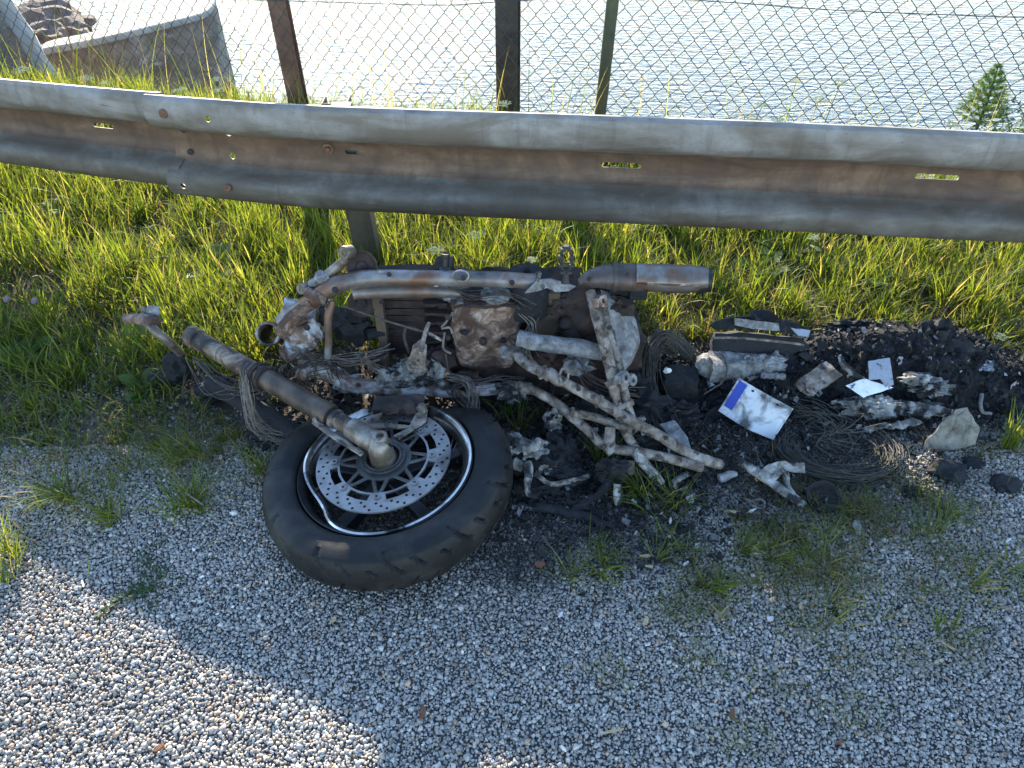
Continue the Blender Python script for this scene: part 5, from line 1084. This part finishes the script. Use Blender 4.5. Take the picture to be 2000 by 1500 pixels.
for s2_, pts in enumerate((((1020, 610, .30), (1040, 640, .27), (1030, 690, .22), (1050, 720, .17)), ((890, 740, .13), (930, 752, .12), (980, 745, .12), (1020, 752, .11)), ((700, 690, .15), (740, 720, .12), (800, 735, .11), (860, 745, .11)), ((1120, 700, .2), (1150, 740, .16), (1200, 760, .14), (1250, 770, .1)), ((640, 700, .19), (680, 705, .16), (720, 700, .16), (750, 690, .17)), ((880, 560, .38), (920, 575, .36), (980, 570, .37), (1030, 590, .34)))):
    part('loose_wires', strands(9, [P(*p_) for p_ in pts], .012, .0013, 60 + s2_), 'wire_strand' if s2_ % 2 else 'pale_wire', mc)['kind'] = 'stuff'
for k, (u, v, z, s_, mt) in enumerate(((760, 740, .11, .03, 'ash_lump'), (830, 745, .1, .028, 'ash_lump'), (910, 745, .1, .03, 'dark_rust'), (1000, 765, .08, .03, 'ash_lump'), (1060, 700, .18, .03, 'dark_rust'), (1130, 715, .18, .03, 'grey_cast'), (1090, 600, .30, .025, 'dark_rust'), (1210, 600, .32, .03, 'dark_rust'), (1240, 760, .08, .04, 'soot_black'), (1160, 790, .1, .035, 'soot_black'), (680, 745, .08, .03, 'ash_lump'), (650, 620, .27, .03, 'soot_black'), (690, 640, .2, .045, 'soot_black'), (860, 700, .15, .035, 'dark_rust'), (1270, 800, .05, .05, 'soot_black'))):
    part('burnt_fitting', MB().lump(P(u, v, z), (s_ * 1.2, s_ * .8, s_), 200 + k, .55, 2.3, 3).crumple(.005, 50, k), mt, mc)
# ================================================================== PLANTS AND SMALL THINGS
def tuft(u, v, n, h, spread, lean, label, dirr=None, dry=.1, yel=.4, tint=None):
    c = P(u, v, 0); ang = rng.uniform(0, 2 * math.pi, n) if dirr is None else rng.normal(R(dirr), .7, n)
    rad = np.abs(rng.normal(0, spread, n)); sub = rng.normal(0, spread * 1.3, (4, 2))[rng.integers(0, 4, n)]; ang = ang + rng.normal(0, .5, n); bias = rng.uniform(0, 6.28); turn = rng.random(n) < .35; ang = np.where(turn, bias + rng.normal(0, .6, n), ang)
    o = blades('grass_tuft', c.x + np.cos(ang) * rad * .6 + sub[:, 0], c.y + np.sin(ang) * rad * .5 + sub[:, 1] * .7, rng.uniform(.45, 1.1, n) * h, rng.uniform(.0016, .0034, n), ang, np.clip(rng.normal(lean, .2, n), .2, 1.15), grass_tint(n, dry, yel) if tint is None else tint, bz=np.full(n, .004), label=label, cat='grass tuft', kind=None, base=(c.x, c.y, 0))
    o['group'] = 'grass tufts growing in the gravel'; return o
for t in ((120, 985, 120, .13, .03, .85, 'broad drooping grass tuft in the gravel beyond the two small tufts'), (222, 1020, 70, .10, .012, .9, 'small flat green grass tuft beside the mossy trailing weed', 200), (395, 1000, 110, .13, .022, .85, 'dense green grass tuft with a dry twig across it'),
          (40, 1085, 60, .12, .014, .5, 'upright sunlit yellow green grass tuft in the gravel'), (10, 1130, 40, .10, .016, .8, 'low sunlit grass tuft next to the upright yellow green one'), (365, 900, 110, .12, .028, .8, 'wispy grass tuft at the gravel edge behind the twig tuft'), (255, 945, 60, .09, .03, .9, 'thin flattened grass tuft between the verge and the twig tuft'), (500, 915, 70, .10, .02, .6, 'grass tuft growing against the side of the front tyre'),
          (1140, 1120, 90, .085, .028, .9, 'grass tuft in the gravel between tyre and split wood chips'), (1155, 1075, 40, .07, .015, .7, 'little grass tuft above the round brown bark piece'), (1270, 995, 130, .11, .05, .75, 'shaded grass tuft in front of the subframe ends'), (1380, 1130, 70, .08, .022, .9, 'grass tuft next to the crossed wood splinters'), (1320, 1085, 50, .07, .03, .95, 'sparse grass tuft behind the crossed wood splinters'),
          (1455, 1085, 70, .09, .03, .9, 'grass tuft by the thin dark twig'), (1680, 1080, 80, .09, .04, 1.0, 'flattened grass tuft below the grey flake'), (1640, 1190, 70, .075, .035, 1.0, 'thin straw coloured tuft in the open gravel', None, .5), (1850, 1020, 80, .09, .05, .95, 'long leaning grass tuft on the gravel below the charred lumps'), (1900, 1180, 80, .08, .05, 1.0, 'yellowish matted grass tuft in the open gravel', None, .4), (1950, 880, 70, .15, .02, .35, 'upright green tuft beside the plastic shard'),
          (1040, 830, 90, .10, .035, .6, 'shaded tuft under the subframe beside the engine box'), (1165, 905, 50, .12, .012, .4, 'dark green tuft between melted clump and subframe'), (1960, 1100, 50, .08, .04, 1.0, 'sparse yellowish tuft at the gravel rim'), (1540, 1110, 30, .06, .02, .9, 'tiny tuft beside the thin dark twig end'), (1860, 1240, 40, .05, .02, .9, 'small round yellow green tuft in open gravel', None, .3)):
    tuft(*t)
# trailing mossy weed
mb = MB(); rnd = random.Random(5)
for k in range(260):
    t = rnd.random(); c = Vector(P(300 - 30 * t + rnd.gauss(0, 22), 1090 + 70 * t + rnd.gauss(0, 26), .006 + rnd.random() * .012)) if k < 150 else Vector(P(300 - 110 * t + rnd.gauss(0, 5), 1150 + 55 * t * t + rnd.gauss(0, 6), .008 + rnd.random() * .01))
    a_ = rnd.uniform(0, 6.28); l_ = rnd.uniform(.004, .009); d_ = Vector((math.cos(a_), math.sin(a_), rnd.uniform(-.2, .5))) * l_; s_ = Vector((-math.sin(a_), math.cos(a_), .2)) * l_ * .35
    mb.add([c - d_, c + s_, c + d_, c - s_], [(0, 1, 2, 3)])
mb.tube([P(365, 1140, .006), P(320, 1148, .01), P(270, 1150, .01), P(225, 1180, .008), P(200, 1200, .006)], .0012, 5, 5)
solo('trailing_weed', mb, 'moss_green', P(280, 1140, 0), 'dark mossy weed trailing over the gravel', 'weed', smooth=False)
# umbel weeds
def umbel(u, v, y, r, label, zb=0.0, clump=False):
    top = PY(u, v, y); bx_ = top.x + rnd.uniform(-.05, .05); by_ = y + rnd.uniform(-.03, .05)
    zb_ = 0.0 if by_ < crest(bx_) - .1 else -.12
    rt = root('flowering_weed', Vector((bx_, by_, zb_)), label, 'weed', 'umbel weeds along the verge')
    mid = Vector((bx_, by_, zb_)).lerp(top, .55) + Vector((rnd.uniform(-.02, .02), 0, 0))
    part('stem', MB().tube([Vector((bx_, by_, zb_ - .02)), mid, top - Vector((0, 0, r * .5))], [.0022, .0018, .0013], 6, 5), 'weed_green', rt)
    mb = MB(); ns = 18
    for k in range(ns):
        a_ = k * 2.4; rr_ = r * math.sqrt((k + .5) / ns); q_ = top + Vector((rr_ * math.cos(a_), rr_ * math.sin(a_), r * .12 * rnd.uniform(-1, 1) - .25 * rr_))
        mb.tube([top - Vector((0, 0, r * .5)), q_], [.0006, .0005], 4, 1, cap=False)
        for m_ in range(5):
            b_ = rnd.uniform(0, 6.28); e_ = q_ + Vector((math.cos(b_), math.sin(b_), 0)) * r * .13; s_ = r * .085
            mb.add([e_ + Vector((-s_, 0, .001)), e_ + Vector((0, -s_, -.001)), e_ + Vector((s_, 0, .001)), e_ + Vector((0, s_, .002))], [(0, 1, 2, 3)])
    part('flower_head', mb, 'umbel', rt, smooth=False)
for (u, v, y, r, lb) in ((45, 132, 3.5, .035, 'white umbel weed in front of the concrete pier'), (168, 150, 3.5, .03, 'white umbel weed beside the orange dry stalks'), (205, 160, 3.4, .022, 'small umbel weed right of the orange dry stalks'), (298, 178, 3.3, .018, 'low white umbel in front of the intake wall middle'), (343, 176, 3.3, .018, 'white umbel bud in front of the intake wall'), (356, 172, 3.4, .02, 'white umbel beside the bud in front of the intake wall'), (422, 152, 3.4, .028, 'taller white umbel at the outer end of the intake wall'), (425, 174, 3.3, .024, 'lower white umbel at the outer end of the intake wall'),
                       (648, 196, 2.9, .055, 'big pale umbel glowing above the rail beside the sun glare'), (985, 200, 3.1, .03, 'yellowish umbel at the foot of the brown fence post'), (1556, 156, 3.2, .024, 'yellow umbel standing higher than its neighbours against the lake'), (1642, 160, 3.1, .028, 'yellow umbel on the far side of the tall yellow umbel'), (1600, 192, 3.1, .034, 'broad yellow umbel cluster below the two tall ones'), (1490, 202, 3.15, .026, 'yellow umbel near the tall pair over the rail'), (1470, 228, 3.0, .035, 'bushy yellow umbel just above the rail edge'), (1520, 232, 3.0, .03, 'low yellow umbel behind the bushy one above the rail'), (1860, 240, 2.8, .03, 'pale umbel near the little spruce'),
                       (930, 455, 2.28, .03, 'white flower head in the sunlit grass under the rail'), (852, 485, 2.15, .028, 'white flower head behind the motorcycle filler stub'), (1040, 505, 2.1, .02, 'white flower head beside the foot peg'), (1955, 655, 1.83, .022, 'white flower head above the end of the ash heap'), (1590, 462, 2.3, .02, 'small white flower head in grass past the silencer')):
    umbel(u, v, y, r, lb)
for (u, v, lb) in ((14, 585, 'pink clover head in the grass at the bare patch'), (68, 588, 'second pink clover head beside the dry bare patch')):
    c = P(u, v, .06); rt = root('clover', Vector((c.x, c.y, 0)), lb, 'flower', 'clover heads in the verge')
    part('stem', MB().tube([Vector((c.x, c.y, -.01)), c], .001, 5, 3), 'weed_green', rt); part('flower_head', MB().lump(c, (.011, .011, .011), u, .3, 5, 2), 'clover_pink', rt)
# orange dry stalks in front of the wall
for k, (u0, v0, u1, v1) in enumerate(((152, 165, 118, 20), (158, 168, 138, 85), (190, 172, 165, 70), (198, 172, 178, 80), (228, 172, 205, 78), (40, 165, 68, 60))):
    y = 3.75; a_ = PY(u0, v0, y); b_ = PY(u1, v1, y); d_ = (a_ - b_); bs = a_ + d_ * .6
    mb = MB().tube([bs, a_, a_.lerp(b_, .5) + Vector((.01, 0, 0)), b_], [.004, .0038, .003, .002], 6, 5)
    for j in range(4):
        t = rnd.uniform(.35, .95); q_ = a_.lerp(b_, t); mb.tube([q_, q_ + Vector((rnd.uniform(-.06, .06), rnd.uniform(-.03, .03), rnd.uniform(-.04, .08)))], [.0016, .0008], 5, 2)
    solo('dry_stalk', mb, 'dry_stem', bs, ['tallest orange dry stalk with its head against the boulders', 'short orange dry stalk close beside the tallest one', 'orange dry stalk in the middle of the stalk group', 'thicker orange dry stalk crossing the intake wall cap', 'orange dry stalk standing apart over the intake wall', 'thin dry stalk leaning in front of the pier'][k], 'stalk', 'dry stalks behind the guard rail')
# broad leaf weeds
def leafy(u, v, z, n, l_, label):
    c = P(u, v, z); mb = MB()
    for k in range(n):
        a_ = rnd.uniform(0, 6.28); ln = l_ * rnd.uniform(.6, 1.1); d_ = Vector((math.cos(a_), math.sin(a_), 0)); s_ = Vector((-d_.y, d_.x, 0)); w_2 = ln * .2; rise = rnd.uniform(.5, 1.1); vs = []
        for i, (t, ww) in enumerate(((0, .15), (.3, .8), (.6, 1.0), (.85, .6), (1, .05))):
            p_ = Vector((c.x, c.y, .0)) + d_ * (ln * t * .8) + Vector((0, 0, ln * rise * (t - .45 * t * t)))
            vs += [p_ - s_ * w_2 * ww + Vector((0, 0, .006 * ww)), p_, p_ + s_ * w_2 * ww + Vector((0, 0, .006 * ww))]
        mb.add(vs, [(i * 3 + j, i * 3 + j + 1, i * 3 + j + 4, i * 3 + j + 3) for i in range(4) for j in (0, 1)])
    solo('broadleaf_weed', mb, 'weed_green', (c.x, c.y, 0), label, 'weed', 'broad leaved weeds in the verge', smooth=True)
for t in ((250, 690, 0, 7, .12, 'broad leaf weed beside the handlebar stub'), (50, 700, 0, 6, .12, 'broad leaf weed in shaded grass near the bare patch'), (285, 770, 0, 6, .10, 'broad leaf weed under the fork end'), (1530, 500, 0, 10, .16, 'bushy broad leaf weed past the silencer'), (1480, 540, 0, 8, .14, 'broad leaf weed standing between silencer and heap'), (130, 420, 0, 7, .13, 'broad leaf weed under the older rail section'), (730, 640, 0, 8, .10, 'broad leaf weed seen through the frame'), (1700, 560, 0, 7, .13, 'broad leaf weed behind the ash heap'), (560, 660, 0, 6, .09, 'broad leaf weed beside the open head tube'), (420, 540, 0, 7, .13, 'broad leaf weed in open sunlit grass')): leafy(*t)
# little spruce behind the fence
y = 3.45; tp = PY(1951, 125, y); bs = Vector((tp.x + .02, y, -.02))
sp_ = root('spruce_sapling', bs, 'little green spruce sapling behind the fence above the rail', 'tree')
part('trunk', MB().tube([bs, bs.lerp(tp, .5) + Vector((.006, 0, 0)), tp], [.008, .005, .002], 8, 4), 'bark', sp_)
mb = MB(); H_ = tp.z - bs.z
def needles(mb, a_, b_, n_, ln):
    ax_ = (b_ - a_)
    for k in range(n_):
        t = k / n_; q_ = a_ + ax_ * t; an = k * 2.4; pr = ax_.normalized(); o1 = pr.orthogonal().normalized(); o2 = pr.cross(o1)
        d_ = (o1 * math.cos(an) + o2 * math.sin(an)) * .8 + pr * .7; d_ = d_.normalized() * ln; s_ = pr.cross(d_).normalized() * .0011
        mb.add([q_ - s_, q_ + s_, q_ + d_], [(0, 1, 2)])
for lv in range(9):
    f = lv / 8; zc = bs.z + H_ * (.12 + .84 * f); rad_ = .11 * (1 - f) ** .8 + .012; nb_ = 6 if lv < 7 else 4
    for k in range(nb_):
        a_ = k * 6.283 / nb_ + lv * .7; o_ = Vector((bs.x + (tp.x - bs.x) * f, y, zc)); e_ = o_ + Vector((math.cos(a_) * rad_, math.sin(a_) * rad_, rad_ * .35)); needles(mb, o_, e_, int(90 * rad_ / .11) + 24, .018)
        for s2_ in (-1, 1):
            m_ = o_.lerp(e_, .5); d_ = (e_ - o_); pp = m_ + d_ * .35 + Vector((-d_.y, d_.x, 0)) * .35 * s2_; needles(mb, m_, pp, int(44 * rad_ / .11) + 12, .016)
needles(mb, tp - Vector((0, 0, .05)), tp, 30, .016)
part('crown', mb, 'needle', sp_, smooth=False)
mb = MB(); c0 = PY(1990, 232, 3.3)
for k in range(420):
    c = c0 + Vector((rnd.gauss(0, .10), rnd.gauss(0, .07), rnd.gauss(-.06, .07))); a_ = rnd.uniform(0, 6.28); l_ = rnd.uniform(.008, .02); d_ = Vector((math.cos(a_), math.sin(a_), rnd.uniform(-.4, .8))) * l_; s_ = Vector((-math.sin(a_), math.cos(a_), rnd.uniform(-.5, .5))) * l_ * .4
    mb.add([c - d_, c + s_, c + d_, c - s_], [(0, 1, 2, 3)])
for k in range(9): mb.tube([Vector((c0.x + rnd.gauss(0, .03), c0.y, -.05)), c0 + Vector((rnd.gauss(0, .07), rnd.gauss(0, .04), rnd.gauss(-.02, .05)))], [.0022, .001], 5, 3)
solo('low_shrub', mb, 'weed_green', (c0.x, c0.y, -.02), 'yellow green leafy shrub beside the little spruce', 'shrub', smooth=False)
# chips, twigs and leaves on the gravel
def chip(u, v, ln, wd_, ang, mt, label, nm='wood_chip', th=.004, cat='wood chip'):
    c = P(u, v, .014); d_ = Vector((math.cos(R(ang)), math.sin(R(ang)), rnd.uniform(-.06, .06))); s_ = Vector((-d_.y, d_.x, 0)); n_ = 5; pts = []
    for i in range(n_): pts.append(c + d_ * ln * (i / (n_ - 1) - .5) * 1.0 + s_ * (wd_ * .5 * (1 - .5 * abs(i / 2 - 1)) * rnd.uniform(.7, 1.1)))
    for i in reversed(range(n_)): pts.append(c + d_ * ln * (i / (n_ - 1) - .5) * .95 - s_ * (wd_ * .5 * (1 - .5 * abs(i / 2 - 1)) * rnd.uniform(.7, 1.1)))
    solo(nm, MB().plate(pts, th).crumple(.0015, 90, u), mt, (c.x, c.y, 0), label, cat, 'chips and flakes on the gravel', smooth=False)
for t in ((1432, 1000, .045, .008, -8, 'wood_chip', 'long tan splinter on grass near the wire loop'), (1262, 1086, .030, .008, 0, 'wood_chip', 'tan wood chip beside the sparse tuft'), (1268, 1106, .018, .007, 0, 'wood_chip', 'short tan chip just below the tan wood chip'), (1340, 1100, .017, .007, 40, 'pale_chip', 'pale chip at the edge of the sparse tuft'), (1055, 1102, .022, .020, 20, 'bark_chip', 'round reddish brown bark piece in the gravel'), (1262, 1212, .020, .014, 70, 'wood_chip', 'tan leaf shaped chip in bright gravel'), (1095, 1200, .014, .008, 60, 'pale_chip', 'tiny pale pink chip in the gravel'), (651, 1210, .014, .010, 60, 'wood_chip', 'small orange chip below the front tyre'),
          (825, 1392, .026, .014, 80, 'bark_chip', 'brown dead leaf in bright gravel'), (1430, 1395, .022, .014, 70, 'bark_chip', 'dark red bark piece in shaded gravel'), (1195, 1428, .048, .006, 10, 'wood_chip', 'long pale splinter in the shaded gravel'), (1100, 1462, .016, .006, -50, 'pale_chip', 'small pale chip near the long splinter in shade'), (1415, 1192, .055, .004, 42, 'wood_chip', 'rising splinter of the crossed pair'), (1402, 1196, .045, .004, -62, 'wood_chip', 'steep splinter of the crossed pair'), (1310, 1017, .020, .008, 80, 'pale_chip', 'white chip upright in grass before the subframe'), (1675, 1030, .042, .022, 75, 'grey_flake', 'pointed grey flake on the gravel'), (1505, 1208, .014, .012, 0, 'pale_chip', 'round cream pebble like chip in open gravel'),
          (40, 988, .022, .010, -35, 'pale_chip', 'white chip beside the drooping tuft'), (162, 1140, .020, .006, -60, 'pale_chip', 'cream chip in the sun fleck'), (1468, 998, .030, .008, 30, 'pale_chip', 'pale curled flake by the wire loop'), (1795, 1130, .03, .003, 80, 'wood_chip', 'thin straw in the open gravel'), (1850, 1260, .035, .004, -40, 'wood_chip', 'tan twig piece at the shade edge'), (1970, 1055, .02, .006, 30, 'pale_chip', 'pale chip at the rim of the grass'), (310, 1460, .022, .012, 40, 'bark_chip', 'brown leaf scrap in foreground gravel'), (1640, 1450, .016, .008, 20, 'bark_chip', 'brown crumb in shaded foreground gravel'), (470, 1400, .022, .005, 65, 'wood_chip', 'thin straw chip in foreground gravel')):
    chip(*t)
for (pts, r_, lb) in ((((395, 985, .05), (370, 968, .05), (345, 950, .03)), .0022, 'dry grey twig across the dense grass tuft'), (((1488, 990, .01), (1505, 1040, .014), (1530, 1085, .014), (1555, 1122, .012)), .0022, 'thin dark twig lying across the gravel'), (((205, 870, .02), (212, 900, .02), (200, 930, .012)), .0013, 'curly dry stem at the verge edge'), (((355, 945, .02), (330, 952, .02), (285, 944, .015)), .0012, 'straight dry stem beside the grey twig')):
    q_ = [P(*p_) for p_ in pts]; solo('twig', MB().tube(q_, r_, 6, 5), 'bark' if 'dark' in lb else 'pale_wire', (q_[0].x, q_[0].y, 0), lb, 'twig', 'twigs on the gravel')
